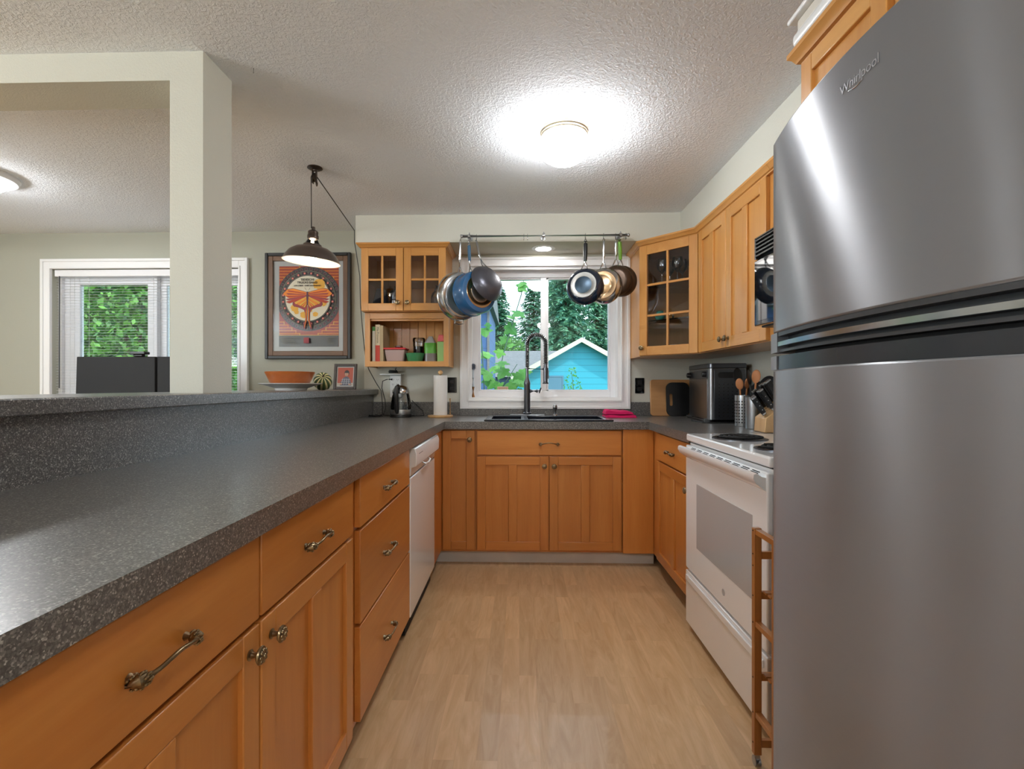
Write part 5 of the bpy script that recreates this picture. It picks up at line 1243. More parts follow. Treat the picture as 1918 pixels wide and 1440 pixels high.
pan('frying_pan', 'brown frying pan with a bright green grip, rightmost on the rail', 0.664, -24, -12, 0.104, 0.036, 0.172, [M_pan_brown, M_pan_brown], 'curve', grip=(0.02, 0.78, M_green, 0.0125))

# ------------------------------------------------------------------ counter things, left corner
def wall_plate(x, z, label):
    t = thing('wall_outlet', label, 'outlet', (x, W, z))
    b = bm_(); box(b, x-0.035, x+0.035, W-0.007, W-0.0008, z-0.058, z+0.058); pl_ = part('plate', b, M_blackgloss, t, bevel=0.003)
    for dz in (-0.024, 0.024):
        b = bm_(); box(b, x-0.017, x+0.017, W-0.0095, W-0.007, z+dz-0.014, z+dz+0.014); part('socket', b, M_black, t, bevel=0.003)
    return t
wall_plate(-0.508, 1.144, 'black wall outlet left of the window beside the paper towels')
wall_plate(0.902, 1.139, 'black wall outlet right of the window')
tp = thing('outlet_tap', 'white multi-outlet wall tap with a small shelf, behind the kettle', 'outlet', (-0.93, W, 1.165))
b = bm_(); box(b, -0.972, -0.888, W-0.045, W-0.001, 1.05, 1.218); tbo = part('body', b, M_whiteplastic, tp, bevel=0.005)
b = bm_(); box(b, -1.035, -0.875, W-0.095, W-0.001, 1.2185, 1.226); part('shelf', b, M_whiteplastic, tp, bevel=0.002)
b = bm_()
for x in (-0.948, -0.912):
    for z in (1.185, 1.150, 1.100): box(b, x-0.006, x-0.004, W-0.0462, W-0.0448, z-0.004, z+0.004); box(b, x+0.004, x+0.006, W-0.0462, W-0.0448, z-0.004, z+0.004); box(b, x-0.0015, x+0.0015, W-0.0462, W-0.0448, z-0.011, z-0.008)
part('slots', b, M_dark, tbo)
b = bm_(); pts = []
for i in range(60):
    a = 2*PI*i/20; pts.append((-0.945+0.034*math.cos(a)*(1-0.05*(i//20)), W-0.05+0.022*math.sin(a), 1.2305+0.0040*(i/20)+0.006*(1+math.sin(a*0.5))))
pts += [(-0.93, W-0.05, 1.262), (-0.92, W-0.05, 1.272)]
tube(b, pts, 0.0032, 7); solo('cable_coil', b, M_cord, 'coiled black cable on the small white outlet shelf', 'cable', (-0.945, W-0.05, 1.2265))
kx, ky = -0.852, 3.50
kt = thing('electric_kettle', 'glass electric kettle with a steel lid and black handle', 'kettle', (kx, ky, CT))
b = bm_(); lathe(b, [(0, 0), (0.076, 0), (0.078, 0.004), (0.076, 0.016), (0, 0.018)], 40, T3(kx, ky, CT+0.0003)); part('base', b, M_black, kt)
b = bm_(); lathe(b, [(0, 0.0185), (0.072, 0.0185), (0.074, 0.024), (0.074, 0.050), (0.073, 0.054), (0, 0.054)], 40, T3(kx, ky, CT)); part('band', b, M_satin, kt)
b = bm_(); lathe(b, [(0.0735, 0.0545), (0.074, 0.075), (0.069, 0.115), (0.062, 0.150), (0.056, 0.170), (0.054, 0.170), (0.060, 0.148), (0.067, 0.112), (0.071, 0.0545)], 40, T3(kx, ky, CT)); part('glass', b, M_clear, kt)
b = bm_(); lathe(b, [(0, 0.055), (0.0705, 0.055), (0.0705, 0.076), (0, 0.076)], 40, T3(kx, ky, CT)); part('water', b, M_clear, kt)
b = bm_(); lathe(b, [(0.060, 0.168), (0.0615, 0.172), (0.057, 0.195), (0.046, 0.215), (0.026, 0.226), (0, 0.228)], 40, T3(kx, ky, CT)); part('lid', b, M_steel, kt)
b = bm_(); hd_ = Vector((-0.10, -1, 0)).normalized()
hpts = [(0.040, 0.212), (0.062, 0.222), (0.088, 0.214), (0.098, 0.190), (0.096, 0.120), (0.090, 0.055), (0.080, 0.030)]
tube(b, [Vector((kx, ky, CT))+hd_*q+Vector((0, 0, h)) for q, h in hpts], [0.010, 0.013, 0.014, 0.015, 0.016, 0.016, 0.010], 12); part('handle', b, M_black, kt)
b = bm_(); tube(b, [(-0.966, W-0.050, 1.186), (-0.985, W-0.075, 1.186), (-1.015, W-0.085, 1.172), (-1.020, W-0.088, 1.12), (-0.995, W-0.095, 1.04), (-0.985, W-0.11, 0.97), (-1.0, W-0.12, 0.923), (-0.95, 3.56, 0.9185), (-0.93, 3.55, 0.9185)], 0.003, 8); tube(b, [(-0.955, W-0.0465, 1.186), (-0.972, W-0.058, 1.186)], [0.008, 0.006], 10)
solo('power_cord', b, M_cord, 'black cord plugged into the white wall tap, looping down to the counter', 'cord', (-0.95, W-0.08, 1.186))
b = bm_(); tube(b, [(-0.79, 3.58, 1.03), (-0.76, 3.62, 0.99), (-0.72, 3.63, 0.95), (-0.705, 3.60, 0.9185), (-0.76, 3.55, 0.9185), (-0.80, 3.58, 0.9185)], 0.003, 8); solo('power_cord', b, M_cord, 'black cord curving down the backsplash between kettle and paper towels', 'cord', (-0.75, 3.6, 0.9145))
b = bm_(); rr = random.Random(5)
tube(b, [(-1.035+0.055*math.cos(0.9*i)*(0.6+0.4*rr.random()), 3.50+0.035*math.sin(0.9*i)*(0.6+0.4*rr.random()), CT+0.004+0.0028*(i % 4)) for i in range(26)], 0.003, 6)
solo('cable_coil', b, M_cord, 'tangle of black cable on the counter in the left corner', 'cable', (-1.035, 3.5, CT))
tx, ty = -0.562, 3.47
th_ = thing('paper_towel_holder', 'wooden paper towel holder with a white roll left of the window', 'paper towel holder', (tx, ty, CT))
b = bm_(); lathe(b, [(0, 0), (0.088, 0), (0.090, 0.003), (0.090, 0.013), (0.087, 0.016), (0, 0.016)], 48, T3(tx, ty, CT+0.0003)); part('base', b, beech, th_)
b = bm_(); cyl(b, (tx, ty, CT+0.016), (tx, ty, CT+0.31), 0.009, seg=14); ellip(b, (tx, ty, CT+0.318), (0.018, 0.018, 0.017), 18, 12); part('rod', b, beech, th_)
b = bm_(); cyl(b, (tx+0.072, ty-0.015, CT+0.0155), (tx+0.072, ty-0.015, CT+0.135), 0.0062, seg=12); part('side_peg', b, beech, th_)
b = bm_(); lathe(b, [(0.020, 0), (0.0485, 0.0), (0.0485, 0.28), (0.020, 0.28), (0.020, 0)], 44, T3(tx, ty, CT+0.0175)); solo('paper_roll', b, M_paper, 'white paper towel roll on the wooden holder', 'paper towels', (tx, ty, CT+0.0175))
br_ = thing('dish_brush', 'dish brush with grey head and wooden handle standing on the window sill', 'brush', (-0.350, W+0.02, 1.0515))
b = bm_(); tube(b, [(-0.350, W+0.02, 1.0515), (-0.350, W+0.02, 1.130)], [0.0135, 0.0115], 14); part('handle', b, plain('brush_wood', srgb(176, 124, 72), 0.5), br_)
b = bm_(); tube(b, [(-0.350, W+0.02, 1.130), (-0.351, W+0.02, 1.20), (-0.352, W+0.02, 1.262)], [0.0095, 0.006, 0.010], 10); part('neck', b, plain('brush_neck', srgb(196, 206, 214), 0.4), br_)
b = bm_(); n = 900
for i in range(n):
    zz = 1-2*(i+0.5)/n; rr_ = math.sqrt(1-zz*zz); a = i*2.39996; d_ = Vector((rr_*math.cos(a), rr_*math.sin(a), zz)); c_ = Vector((-0.352, W+0.02, 1.283)); p0 = c_+d_*0.014; p1 = c_+d_*(0.024+0.004*rr.random()); x_, y_ = basis(d_); q = 0.0011
    b.faces.new([b.verts.new(v) for v in (p0+x_*q, p0-x_*q, p1-x_*q*0.5, p1+x_*q*0.5)])
ellip(b, (-0.352, W+0.02, 1.283), (0.018, 0.018, 0.018), 14, 10)
part('bristles', b, plain('bristles_grey', srgb(132, 142, 158), 0.8), br_, keep=True)
# cloth
b = bm_(); nx, ny = 30, 20
for lay_, (z0, w0, w1, d0, d1) in enumerate(((0.0, 0.0, 0.225, 0.0, 0.15), (0.024, 0.004, 0.205, 0.006, 0.14))):
    g = []
    for i in range(nx+1):
        row = []
        for j in range(ny+1):
            u, v = i/nx, j/ny; e = (1-(2*u-1)**8)*(1-(2*v-1)**8)
            row.append((0.598+w0+(w1-w0)*u, 3.43+d0+(d1-d0)*v, CT+0.0008+z0, (0.016+0.005*math.sin(u*9+lay_)*math.cos(v*7)+(0.016*(1-u) if lay_ else 0.004))*max(0, e)**0.4))
        g.append(row)
    top = [[b.verts.new((x, y, z+h+0.0005)) for x, y, z, h in r_] for r_ in g]; bot = [[b.verts.new((x, y, z)) for x, y, z, h in r_] for r_ in g]
    for i in range(nx):
        for j in range(ny): b.faces.new((top[i][j], top[i+1][j], top[i+1][j+1], top[i][j+1])); b.faces.new((bot[i][j], bot[i][j+1], bot[i+1][j+1], bot[i+1][j]))
    for i in range(nx):
        for j in (0, ny): b.faces.new((top[i][j], bot[i][j], bot[i+1][j], top[i+1][j]))
    for j in range(ny):
        for i in (0, nx): b.faces.new((top[i][j], bot[i][j], bot[i][j+1], top[i][j+1]))
solo('dish_cloth', b, M_cloth, 'folded magenta dish cloth on the counter right of the sink', 'cloth', (0.70, 3.5, CT))

# ------------------------------------------------------------------ counter things, right corner
def rrect(x0, x1, z0, z1, r, n=6):
    out = []
    for cx, cz, a in ((x1-r, z1-r, 0), (x0+r, z1-r, 90), (x0+r, z0+r, 180), (x1-r, z0+r, 270)):
        for i in range(n+1): t = math.radians(a+90*i/n); out.append((cx+r*math.cos(t), cz+r*math.sin(t)))
    return out
LN = Matrix(((1, 0, 0, 0), (0, 0, -1, 0), (0, 1, 0, 0), (0, 0, 0, 1)))       # prism XY -> XZ, thickness along -Y
b = bm_(); prism(b, rrect(-0.155, 0.155, 0.0, 0.268, 0.022), 0, 0.018)
b.transform(T3(1.125, 3.648, CT+0.0008) @ Matrix.Rotation(math.radians(-4), 4, 'X') @ LN)
solo('cutting_board', b, board_wood, 'light wooden cutting board leaning against the backsplash', 'cutting board', (1.125, 3.64, CT), bevel=0.003)
# black board with a slot handle
b = bm_(); Z_ = 0.248; prism_pts = rrect(-0.085, 0.085, 0.0, Z_, 0.045)
n_ = len(prism_pts); slot = [(-0.050+x*1.0, z) for x, z in rrect(-0.012, 0.012, 0.075, 0.165, 0.0115)]
for zz in (0.0, 0.010):
    vo = [b.verts.new((x, z, zz)) for x, z in prism_pts]; vi = [b.verts.new((x, z, zz)) for x, z in slot]
    ed = [b.edges.new((vo[i], vo[(i+1) % n_])) for i in range(n_)]+[b.edges.new((vi[i], vi[(i+1) % len(vi)])) for i in range(len(vi))]
    bmesh.ops.triangle_fill(b, edges=ed, use_beauty=True)
    if zz == 0.0: V0 = (vo, vi)
    else:
        for A_, B_ in ((V0[0], vo), (V0[1], vi)):
            for i in range(len(A_)): b.faces.new((A_[i], A_[(i+1) % len(A_)], B_[(i+1) % len(A_)], B_[i]))
b.transform(T3(1.165, 3.618, CT+0.0008) @ Matrix.Rotation(math.radians(-5), 4, 'X') @ LN)
solo('cutting_board', b, M_black, 'black cutting board with a slot handle leaning in front of the wooden one', 'cutting board', (1.165, 3.6, CT))

# upright stainless toaster oven
to = thing('toaster_oven', 'stainless steel toaster oven standing upright in the counter corner', 'toaster oven', (1.165, 3.03, CT), rotz=math.radians(-4))
def tpart(name, b, m, parent=to, **kw): return part(name, b, m, parent, world=False, **kw)
LX, LY, LZ = 0.225, 0.46, 0.362
b = bm_(); prism(b, rrect(0.0, LX, 0.0, LY, 0.022), 0.016, LZ-0.030); ob = tpart('body', b, M_ovensteel, bevel=0.001)
b = bm_(); prism(b, rrect(-0.002, LX+0.002, -0.002, LY+0.002, 0.024), LZ-0.0295, LZ); tpart('lid', b, M_darksteel, bevel=0.004)
b = bm_(); box(b, 0.03, LX-0.012, -0.0035, -0.0002, 0.020, LZ-0.036); sp_ = tpart('perforated_side', b, M_darksteel, bevel=0.001)
b = bm_()
for i in range(5):
    for k in range(10): lathe(b, [(0, 0.0006), (0.0032, 0.0006), (0.0032, 0)], 8, AX((0.058+i*0.0265, -0.0036, 0.040+k*0.0215), (0, -1, 0)))
tpart('perforations', b, M_dark, sp_)
b = bm_(); prism(b, rrect(0.050, 0.165, 0.272, 0.308, 0.017), 0, 0.004); b.transform(T3(0, -0.0036, 0) @ LN); tpart('grip_recess', b, M_dark, sp_)
b = bm_(); box(b, -0.003, -0.0002, 0.03, LY-0.03, 0.020, 0.262); tpart('door', b, M_ovensteel, bevel=0.001)
b = bm_(); box(b, -0.003, -0.0002, 0.03, LY-0.03, 0.270, 0.322); cp = tpart('control_strip', b, M_darksteel, bevel=0.001)
for y in (0.06, 0.40):
    b = bm_(); lathe(b, [(0, 0.024), (0.014, 0.024), (0.017, 0.020), (0.018, 0.0)], 20, AX((-0.003, y, 0.296), (-1, 0, 0))); tpart('knob', b, M_black, cp)
b = bm_(); cyl(b, (-0.018, 0.03, 0.012), (-0.018, LY-0.03, 0.012), 0.006, seg=10); box(b, -0.02, 0.01, 0.02, 0.04, 0.001, 0.02); box(b, -0.02, 0.01, LY-0.04, LY-0.02, 0.001, 0.02); tpart('foot_rail', b, M_satin)
for (x, y) in ((0.02, 0.02), (LX-0.03, 0.02), (0.02, LY-0.03), (LX-0.03, LY-0.03)):
    b = bm_(); cyl(b, (x, y, 0.0005), (x, y, 0.0158), 0.012, seg=14); tpart('foot', b, M_black)
b = bm_(); tube(b, [(1.12, 3.20, CT+0.004), (1.09, 3.12, CT+0.0035), (1.115, 3.03, CT+0.0035), (1.10, 2.96, CT+0.0035), (1.16, 2.93, CT+0.0035), (1.30, 2.95, CT+0.0035)], 0.0032, 8)
solo('power_cord', b, M_cord, 'black cord lying on the counter in front of the toaster oven', 'cord', (1.12, 3.0, CT))
# utensil crocks
def crock(x, y, h, label, holes):
    t = thing('utensil_holder', label, 'utensil holder', (x, y, CT))
    b = bm_(); lathe(b, [(0, 0.001), (0.041, 0.001), (0.042, 0.004), (0.042, h), (0.040, h), (0.040, 0.005), (0, 0.005)], 40, T3(x, y, CT)); c_ = part('can', b, M_satin, t)
    if holes:
        b = bm_()
        for i in range(18):
            for k in range(8):
                a = 2*PI*i/18; d_ = Vector((math.cos(a), math.sin(a), 0)); lathe(b, [(0, 0.0008), (0.0042, 0.0008), (0.0042, 0)], 8, AX(Vector((x, y, CT+0.022+k*0.0165))+d_*0.0418, d_))
        part('holes', b, M_dark, c_)
    return t
crock(1.245, 2.755, 0.172, 'perforated stainless utensil holder beside the toaster oven', True)
crock(1.225, 2.585, 0.166, 'plain stainless utensil holder next to the knife block', False)
def spoon(x, y, dx, dy, L, m, label, head):
    t = thing('utensil', label, 'utensil', (x, y, CT+0.01))
    top = Vector((x+dx, y+dy, CT+0.006+L)); bot = Vector((x-dx*0.25, y-dy*0.25, CT+0.009))
    b = bm_(); tube(b, [bot, bot.lerp(top, 0.6), top], [0.004, 0.0045, 0.005], 8); part('handle', b, m, t)
    b = bm_(); d_ = (top-bot).normalized(); c_ = top+d_*head[1]*0.9; M_ = AX(c_, d_) @ Matrix.Diagonal((head[0], head[2], head[1], 1)); lathe(b, [(math.sin(PI*i/10), -math.cos(PI*i/10)) for i in range(11)], 18, M_); part('head', b, m, t)
M_spoon = plain('spoon_wood', srgb(178, 116, 70), 0.6)
spoon(1.238, 2.745, -0.022, -0.02, 0.20, M_spoon, 'wooden spoon with a round bowl, leftmost in the perforated holder', (0.022, 0.032, 0.008))
spoon(1.255, 2.765, 0.008, -0.02, 0.205, M_spoon, 'wooden spoon leaning right in the perforated holder', (0.020, 0.030, 0.008))
spoon(1.243, 2.775, -0.005, 0.02, 0.235, M_black, 'black spatula standing in the perforated holder', (0.030, 0.045, 0.004))
spoon(1.230, 2.590, -0.016, 0.015, 0.225, M_black, 'black turner standing in the plain steel holder', (0.032, 0.042, 0.004))
spoon(1.218, 2.572, 0.016, 0.012, 0.235, M_spoon, 'wooden spatula standing in the plain steel holder', (0.024, 0.036, 0.005))
# dark round lids behind
for (x, y, r, lab) in ((1.372, 2.875, 0.125, 'black round griddle leaning on the wall behind the utensils'), (1.345, 2.71, 0.14, 'larger black pan lid leaning on the wall behind the knives')):
    b = bm_(); lathe(b, [(0, 0.012), (r*0.8, 0.010), (r, 0.002), (r, 0), (0, 0)], 48, T3(x, y, CT+r+0.0015) @ Matrix.Rotation(math.radians(-80), 4, 'Y')); solo('pan_lid', b, M_black, lab, 'lid', (x, y, CT))
# knife block and knives
kb = thing('knife_block', 'pale wooden knife block full of black-handled knives beside the stove', 'knife block', (1.245, 2.415, CT))
dK = Vector((-0.60, -0.18, 0.78)).normalized()
b = bm_(); prof = [(1.17, 0.0), (1.33, 0.0), (1.33, 0.10), (1.290, 0.150), (1.175, 0.070)]
va = [b.verts.new((x, 2.36, CT+z+0.0005)) for x, z in prof]; vb = [b.verts.new((x, 2.47, CT+z+0.0005)) for x, z in prof]
b.faces.new(va); b.faces.new(vb[::-1])
for i in range(5): b.faces.new((va[i], vb[i], vb[(i+1) % 5], va[(i+1) % 5]))
part('block', b, beech, kb, bevel=0.003)
KN = [((1.185, 2.385, 0.082), 0.105, 'lowest front knife in the block, steel cap on its black handle', 1), ((1.195, 2.425, 0.089), 0.10, 'lowest rear knife in the block', 1),
      ((1.222, 2.378, 0.108), 0.118, 'middle front knife in the block, black riveted handle', 1), ((1.226, 2.412, 0.112), 0.11, 'middle centre knife in the block', 1), ((1.222, 2.450, 0.110), 0.112, 'middle rear knife in the block', 1),
      ((1.262, 2.380, 0.137), 0.135, 'largest knife in the block, thick handle with a pale cap', 1.3), ((1.266, 2.425, 0.139), 0.12, 'top centre knife in the block', 1.1), ((1.262, 2.458, 0.137), 0.115, 'top rear knife in the block', 1)]
for (p, L, lab, s_) in KN:
    p = Vector((p[0], p[1], CT+p[2])); t = thing('knife', lab, 'knife', p, group='knives in the knife block')
    x_, y_ = basis(dK); up = Vector((0, 1, 0)); side = dK.cross(up).normalized()
    Mk = Matrix(((side.x, up.x, dK.x, p.x), (side.y, up.y, dK.y, p.y), (side.z, up.z, dK.z, p.z), (0, 0, 0, 1)))
    b = bm_(); prism(b, rrect(-0.0115*s_, 0.0115*s_, -0.008*s_, 0.008*s_, 0.005), 0.016, L); b.transform(Mk); h_ = part('handle', b, M_black, t, bevel=0.002)
    b = bm_(); prism(b, rrect(-0.012*s_, 0.012*s_, -0.0085*s_, 0.0085*s_, 0.005), L+0.0002, L+0.008); b.transform(Mk); part('end_cap', b, M_satin, h_, bevel=0.001)
    b = bm_(); prism(b, rrect(-0.010*s_, 0.010*s_, -0.006*s_, 0.006*s_, 0.004), 0.003, 0.0158); b.transform(Mk); part('bolster', b, M_steel, t, bevel=0.001)
    b = bm_()
    for q in (0.035, 0.06, 0.085): cyl(b, Mk @ Vector((0, -0.0084*s_, q)), Mk @ Vector((0, 0.0084*s_, q)), 0.0024, seg=8)
    part('rivets', b, M_steel, h_)

# ------------------------------------------------------------------ outside
GZ = -0.45
b = bm_(); box(b, -60, 60, 3.9, 70, GZ-0.1, GZ); struct('ground_lawn', b, M_lawn)
hs = thing('neighbour_house', 'cyan-sided house gable with pale roof edges seen through the kitchen window', 'house', (1.72, 15, GZ))
pxk, pz = 1.74, 2.46; ez = 1.44; exl, exr = -0.22, 3.70
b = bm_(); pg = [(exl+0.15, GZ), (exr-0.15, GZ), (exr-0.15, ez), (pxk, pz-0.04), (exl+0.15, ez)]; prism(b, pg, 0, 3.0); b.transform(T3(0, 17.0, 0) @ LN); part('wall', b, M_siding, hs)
for s_, xe in ((-1, exl), (1, exr)):
    b = bm_(); pts = [(pxk, pz), (xe, ez-0.06), (xe, ez-0.14), (pxk, pz-0.08)]
    prism(b, pts, 0, 3.5); b.transform(T3(0, 17.2, 0) @ LN); part('roof', b, M_shingle, hs)
    b = bm_(); pts = [(pxk, pz+0.02), (xe-0.02*s_*-1, ez-0.05), (xe, ez-0.20), (pxk, pz-0.11)]
    prism(b, pts, 0, 0.05); b.transform(T3(0, 13.69, 0) @ LN); part('fascia', b, M_fascia, hs)
b = bm_(); box(b, 0.80, 1.22, 13.93, 13.99, 1.02, 1.38); ring(b, 0.76, 1.26, 0.98, 1.42, 0.04, 13.92, 13.99); part('vent_box', b, plain('vent_grey', srgb(70, 110, 130), 0.6), hs)
h2 = thing('far_house', 'house with a grey shingle roof behind the cyan gable', 'house', (-0.5, 19, GZ))
b = bm_(); box(b, -4.8, 1.3, 18.0, 21.0, GZ, 1.5); part('wall', b, M_siding2, h2)
b = bm_(); v = [b.verts.new(p) for p in ((-5, 17.7, 1.45), (1.5, 17.7, 1.45), (1.5, 19.5, 2.52), (-5, 19.5, 2.52), (-5, 21.3, 1.45), (1.5, 21.3, 1.45))]
for q in ((0, 1, 2, 3), (3, 2, 5, 4), (0, 3, 4), (1, 5, 2), (0, 4, 5, 1)): b.faces.new([v[i] for i in q])
part('roof', b, M_shingle, h2)
sh = thing('shed', 'blue-sided outbuilding at the left edge of the window view', 'shed', (-1.5, 8, GZ))
b = bm_(); box(b, -3.2, -0.47, 7.6, 9.6, GZ, 2.35); part('wall', b, M_siding2, sh)
b = bm_(); box(b, -0.50, -0.465, 7.58, 7.64, GZ, 2.35); part('corner_trim', b, M_shingle, sh)
b = bm_(); box(b, -0.88, -0.62, 7.57, 7.60, 1.05, 1.75); part('window', b, M_blackglass, sh)
b = bm_(); v = [b.verts.new(p) for p in ((-3.4, 7.4, 2.35), (-0.4, 7.4, 2.35), (-0.4, 8.6, 2.75), (-3.4, 8.6, 2.75), (-3.4, 9.8, 2.35), (-0.4, 9.8, 2.35))]
for q in ((0, 1, 2, 3), (3, 2, 5, 4), (0, 3, 4), (1, 5, 2), (0, 4, 5, 1)): b.faces.new([v[i] for i in q])
part('roof', b, M_shingle, sh)

def mesh_from(name, verts, faces, mat, parent):
    me = bpy.data.meshes.new(name); me.from_pydata(verts, [], faces); me.materials.append(mat)
    o = bpy.data.objects.new(name, me); COL.objects.link(o); o.parent = parent; WM[o.name] = WM[parent.name]; return o
def conifer(seed, h, w, loc, label):
    r = random.Random(seed); t = thing('conifer_tree', label, 'tree', loc, rotz=r.random()*6, group='conifers behind the cyan house')
    b = bm_(); tube(b, [(0, 0, 0), (0, 0, h*0.5), (0, 0, h*0.97)], [0.22, 0.13, 0.02], 8); part('trunk', b, M_bark, t, world=False)
    V = []; F = []
    nb = int(h*26)
    for i in range(nb):
        k = i/nb; z = h*(0.06+0.93*k); L = w*(1-k)**0.8*(0.75+0.4*r.random())+0.15; a = i*2.4+r.random()*0.6
        d_ = Vector((math.cos(a), math.sin(a), 0)); sd = Vector((-d_.y, d_.x, 0)); n = max(4, int(L*9))
        for j in range(n):
            s_ = (j+0.6)/n; p = Vector((0, 0, z))+d_*L*s_+Vector((0, 0, -0.38*L*s_*s_))
            for q in range(5):
                e = (0.10+0.20*(1-s_*0.5)); dd = (sd*(r.random()*2-1)*1.3+d_*(r.random()*1.2)+Vector((0, 0, -0.5*r.random()-0.1))).normalized()
                pr = dd.cross(Vector((r.random()-0.5, r.random()-0.5, r.random()))).normalized()*0.045
                L2 = e*(0.8+0.7*r.random()); m = p+Vector((r.random()-0.5, r.random()-0.5, r.random()-0.5))*0.12; n0_ = len(V)
                V += [m-pr*0.4, m+dd*L2*0.5-pr, m+dd*L2, m+dd*L2*0.5+pr]; F.append((n0_, n0_+1, n0_+2, n0_+3))
    mesh_from('foliage', [tuple(v) for v in V], F, M_needle, t); return t
c1 = conifer(1, 13, 1.9, (2.4, 25, GZ), 'tall conifer behind the house, seen through the right pane')
c2 = conifer(2, 10, 2.0, (-2.9, 25, GZ), 'tall conifer at the left of the kitchen window view')
for src, x, y, s_, lab in ((c1, 7.3, 26.5, 1.05, 'tall conifer standing rightmost in the kitchen window view'), (c2, 0.9, 31, 0.80, 'shorter conifer directly behind the window divider'), (c1, 5.2, 32.5, 1.1, 'tall conifer filling the gap between the two right-hand conifers'),
                           (c2, -1.6, 39, 0.95, 'distant conifer left of the window divider'), (c1, -6.6, 27, 1.0, 'conifer behind the blue outbuilding'), (c2, 3.1, 37, 1.35, 'distant tall conifer behind the gable peak'), (c1, 12.0, 35, 1.2, 'tall conifer behind the right window casing'), (c2, 8.8, 41, 1.5, 'distant tall conifer at the right of the view'), (c2, -5.2, 33, 1.3, 'distant conifer left of the blue outbuilding')):
    o = dup(src, (x, y, GZ), x, lab); o.scale = (s_*(1.5 if -3 < x < 1.2 else 1), s_*(1.5 if -3 < x < 1.2 else 1), s_)
def broadleaf(seed, loc, blobs, label, n=9000, ls=0.10, mat=M_leaf):
    r = random.Random(seed); t = thing('broadleaf_tree', label, 'tree', loc, group='leafy trees outside the patio door')
    b = bm_(); top = blobs[0][2]
    tube(b, [(0, 0, 0), (0.05, 0.02, top*0.5), (0, 0, top)], [0.14, 0.10, 0.04], 8)
    for (x, y, z, R_) in blobs[1:]: tube(b, [(0.04, 0.02, top*0.35), (x*0.6, y*0.6, z*0.8), (x, y, z)], [0.07, 0.05, 0.02], 6)
    part('trunk', b, M_bark, t, world=False)
    V = []; F = []; tot_ = sum(q[3]**2 for q in blobs)
    for (x, y, z, R_) in blobs:
        for i in range(int(n*R_*R_/tot_)):
            d_ = Vector((r.gauss(0, 1), r.gauss(0, 1), r.gauss(0, 1))).normalized(); p = Vector((x, y, z))+d_*R_*(0.55+0.5*r.random())
            p.z = max(p.z, 0.02)
            u_ = Vector((r.gauss(0, 1), r.gauss(0, 1), r.gauss(0, 1))).normalized(); v_ = u_.orthogonal().normalized(); s_ = ls*(0.6+0.8*r.random()); n0_ = len(V)
            V += [p-u_*s_, p+v_*s_*0.55, p+u_*s_, p-v_*s_*0.55]; F.append((n0_, n0_+1, n0_+2, n0_+3))
    mesh_from('foliage', [tuple(v) for v in V], F, mat, t); return t
bl1 = [(0, 0, 2.6, 1.7), (1.1, 0.3, 1.3, 1.3), (-1.2, -0.2, 1.4, 1.3), (0.2, -0.6, 0.5, 1.1), (0.4, 0.2, 4.0, 1.3), (-0.9, -0.3, 0.4, 0.8)]
t1 = broadleaf(11, (-8.2, 10.0, GZ), bl1, 'leafy green tree filling the left part of the patio door', 34000, 0.062)
for x, y, z_, s_, lab in ((-8.0, 15.8, 1.2, 1.25, 'leafy green tree behind the right strip of the patio door'), (-14.0, 16.0, 2.2, 1.4, 'leafy tree further back at the left of the patio door'), (-12.6, 22.5, 0.9, 1.6, 'tallest leafy tree far behind the patio door')):
    o = dup(t1, (x, y, GZ), z_, lab); o.scale = (s_,)*3
for x, y, z_, s_, lab in ((-0.6, 23.4, 0.5, 0.74, 'rounded green tree behind the grey roof at the left of the window view'),):
    o = dup(t1, (x, y, GZ), z_, lab); o.scale = (s_,)*3; o['group'] = 'rounded trees behind the grey roof'
# flowering border
b = bm_()
V = []; F = []; r = random.Random(21); fb = thing('flowering_shrub', 'yellow-green flowering shrub low outside the patio door', 'shrub', (-6.2, 7.2, GZ))
for i in range(2600):
    a = r.random()*2*PI; q = math.sqrt(r.random()); p = Vector((1.3*q*math.cos(a), 0.45*q*math.sin(a), 0.1+(1.45-0.5*q)*r.random())); u_ = Vector((r.gauss(0, 1), r.gauss(0, 1), r.gauss(0, 1))).normalized(); v_ = u_.orthogonal().normalized(); s_ = 0.05+0.04*r.random(); n0_ = len(V)
    V += [tuple(p-u_*s_), tuple(p+v_*s_*0.6), tuple(p+u_*s_), tuple(p-v_*s_*0.6)]; F.append((n0_, n0_+1, n0_+2, n0_+3))
mesh_from('foliage', V, F, leafm('flower_leaves', srgb(92, 128, 46), srgb(190, 160, 96)), fb)
b = bm_(); tube(b, [(0, 0, 0), (0, 0, 0.9)], [0.04, 0.01], 6); part('trunk', b, M_bark, fb, world=False)
# maple sapling outside the kitchen window
ms = thing('maple_sapling', 'young maple with big bright green leaves just outside the window', 'sapling', (-0.30, 4.75, GZ))
stems = [[(-0.30, 4.75, GZ), (-0.33, 4.75, 0.9), (-0.36, 4.72, 1.5), (-0.40, 4.70, 2.0)], [(-0.30, 4.76, GZ), (-0.27, 4.8, 0.8), (-0.16, 4.85, 1.45), (0.02, 4.9, 2.05), (0.07, 4.9, 2.35)], [(-0.31, 4.74, GZ), (-0.22, 4.7, 0.8), (-0.08, 4.65, 1.15)], [(-0.27, 4.8, 0.7), (-0.18, 4.8, 1.1), (-0.02, 4.78, 1.35)]]
b = bm_()
for s_ in stems: tube(b, s_, [0.010]+[0.006]*(len(s_)-2)+[0.003], 6)
part('stem', b, M_stem, ms)
leaf2d = [(0, 0), (0.22, -0.10), (0.42, 0.02), (0.34, 0.16), (0.62, 0.22), (0.80, 0.44), (0.58, 0.46), (0.52, 0.58), (0.36, 0.52), (0.30, 0.78), (0.0, 1.12)]
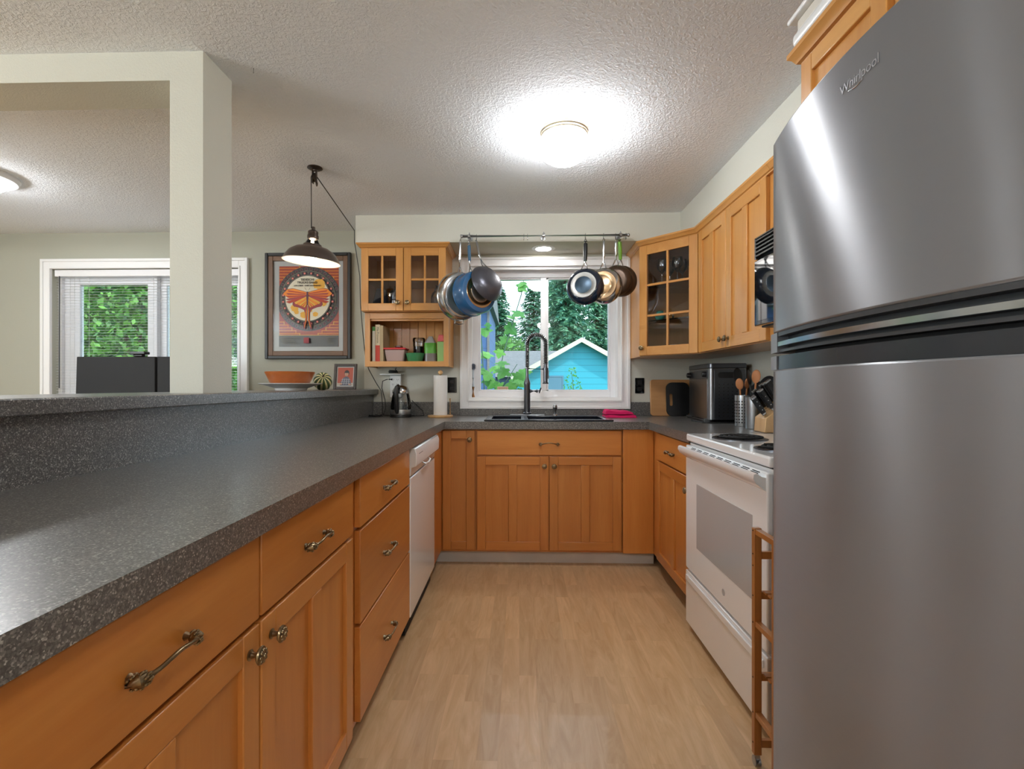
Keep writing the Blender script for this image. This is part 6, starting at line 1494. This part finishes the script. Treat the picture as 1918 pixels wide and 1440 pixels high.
leaf2d = leaf2d+[(-x, y) for x, y in reversed(leaf2d[1:-1])]
b = bm_(); r = random.Random(9)
spots = []
for s_ in stems:
    for i in range(len(s_)-1):
        for k in range(5): 
            p = Vector(s_[i]).lerp(Vector(s_[i+1]), r.random())
            if p.z > 0.75: spots.append(p)
spots += [Vector((-0.42+0.50*r.random(), 4.62+0.3*r.random(), 0.9+0.55*r.random())) for _ in range(22)]
for p in spots:
    p = p+Vector((r.uniform(-0.08, 0.08), r.uniform(-0.05, 0.05), r.uniform(-0.04, 0.06))); s_ = r.uniform(0.06, 0.13)
    Ml = Matrix.Translation(p) @ Matrix.Rotation(r.uniform(-0.7, 0.7), 4, 'Z') @ Matrix.Rotation(r.uniform(0.5, 1.5), 4, 'X') @ Matrix.Rotation(PI+r.uniform(-0.9, 0.9), 4, 'Z') @ Matrix.Diagonal((s_, s_, s_, 1))
    c_ = b.verts.new(Ml @ Vector((0, 0.35, 0.04))); vs2 = [b.verts.new(Ml @ Vector((x, y, -0.12*abs(x)))) for x, y in leaf2d]
    for i in range(len(vs2)): b.faces.new((c_, vs2[i], vs2[(i+1) % len(vs2)]))
lf = part('leaves', b, M_maple_leaf, ms, smooth=0, keep=True)
pn = thing('planter', 'small square clay planter among the maple leaves outside', 'planter', (-0.155, 4.6, 0))
b = bm_(); box(b, -0.20, -0.11, 4.56, 4.64, 1.02, 1.125); ring(b, -0.206, -0.104, 1.10, 1.13, 0.012, 4.555, 4.645); part('pot', b, M_terra, pn, bevel=0.003)
b = bm_(); box(b, -0.168, -0.142, 4.585, 4.615, GZ, 1.0195); part('post', b, M_bark, pn)
s3 = thing('thin_sapling', 'thin sparse sapling in front of the cyan house wall', 'sapling', (1.30, 12.5, GZ))
b = bm_(); tube(b, [(1.38, 12.5, GZ), (1.40, 12.5, 0.9), (1.33, 12.5, 1.5)], [0.02, 0.014, 0.005], 6); part('stem', b, M_stem, s3)
b = bm_(); r = random.Random(4)
for i in range(70):
    zz = r.uniform(0.95, 1.6); wv = 0.32*(1-(zz-0.95)/0.85); p = Vector((1.36+r.uniform(-wv, wv), 12.5+r.uniform(-0.1, 0.1), zz+0.0)); s_ = 0.034
    u_ = Vector((r.gauss(0, 1), r.gauss(0, 0.3), r.gauss(0, 1))).normalized(); v_ = Vector((u_.z, 0, -u_.x))
    b.faces.new([b.verts.new(q) for q in (p-u_*s_, p+v_*s_*0.5, p+u_*s_, p-v_*s_*0.5)])
part('leaves', b, M_maple_leaf, s3, smooth=0, keep=True)
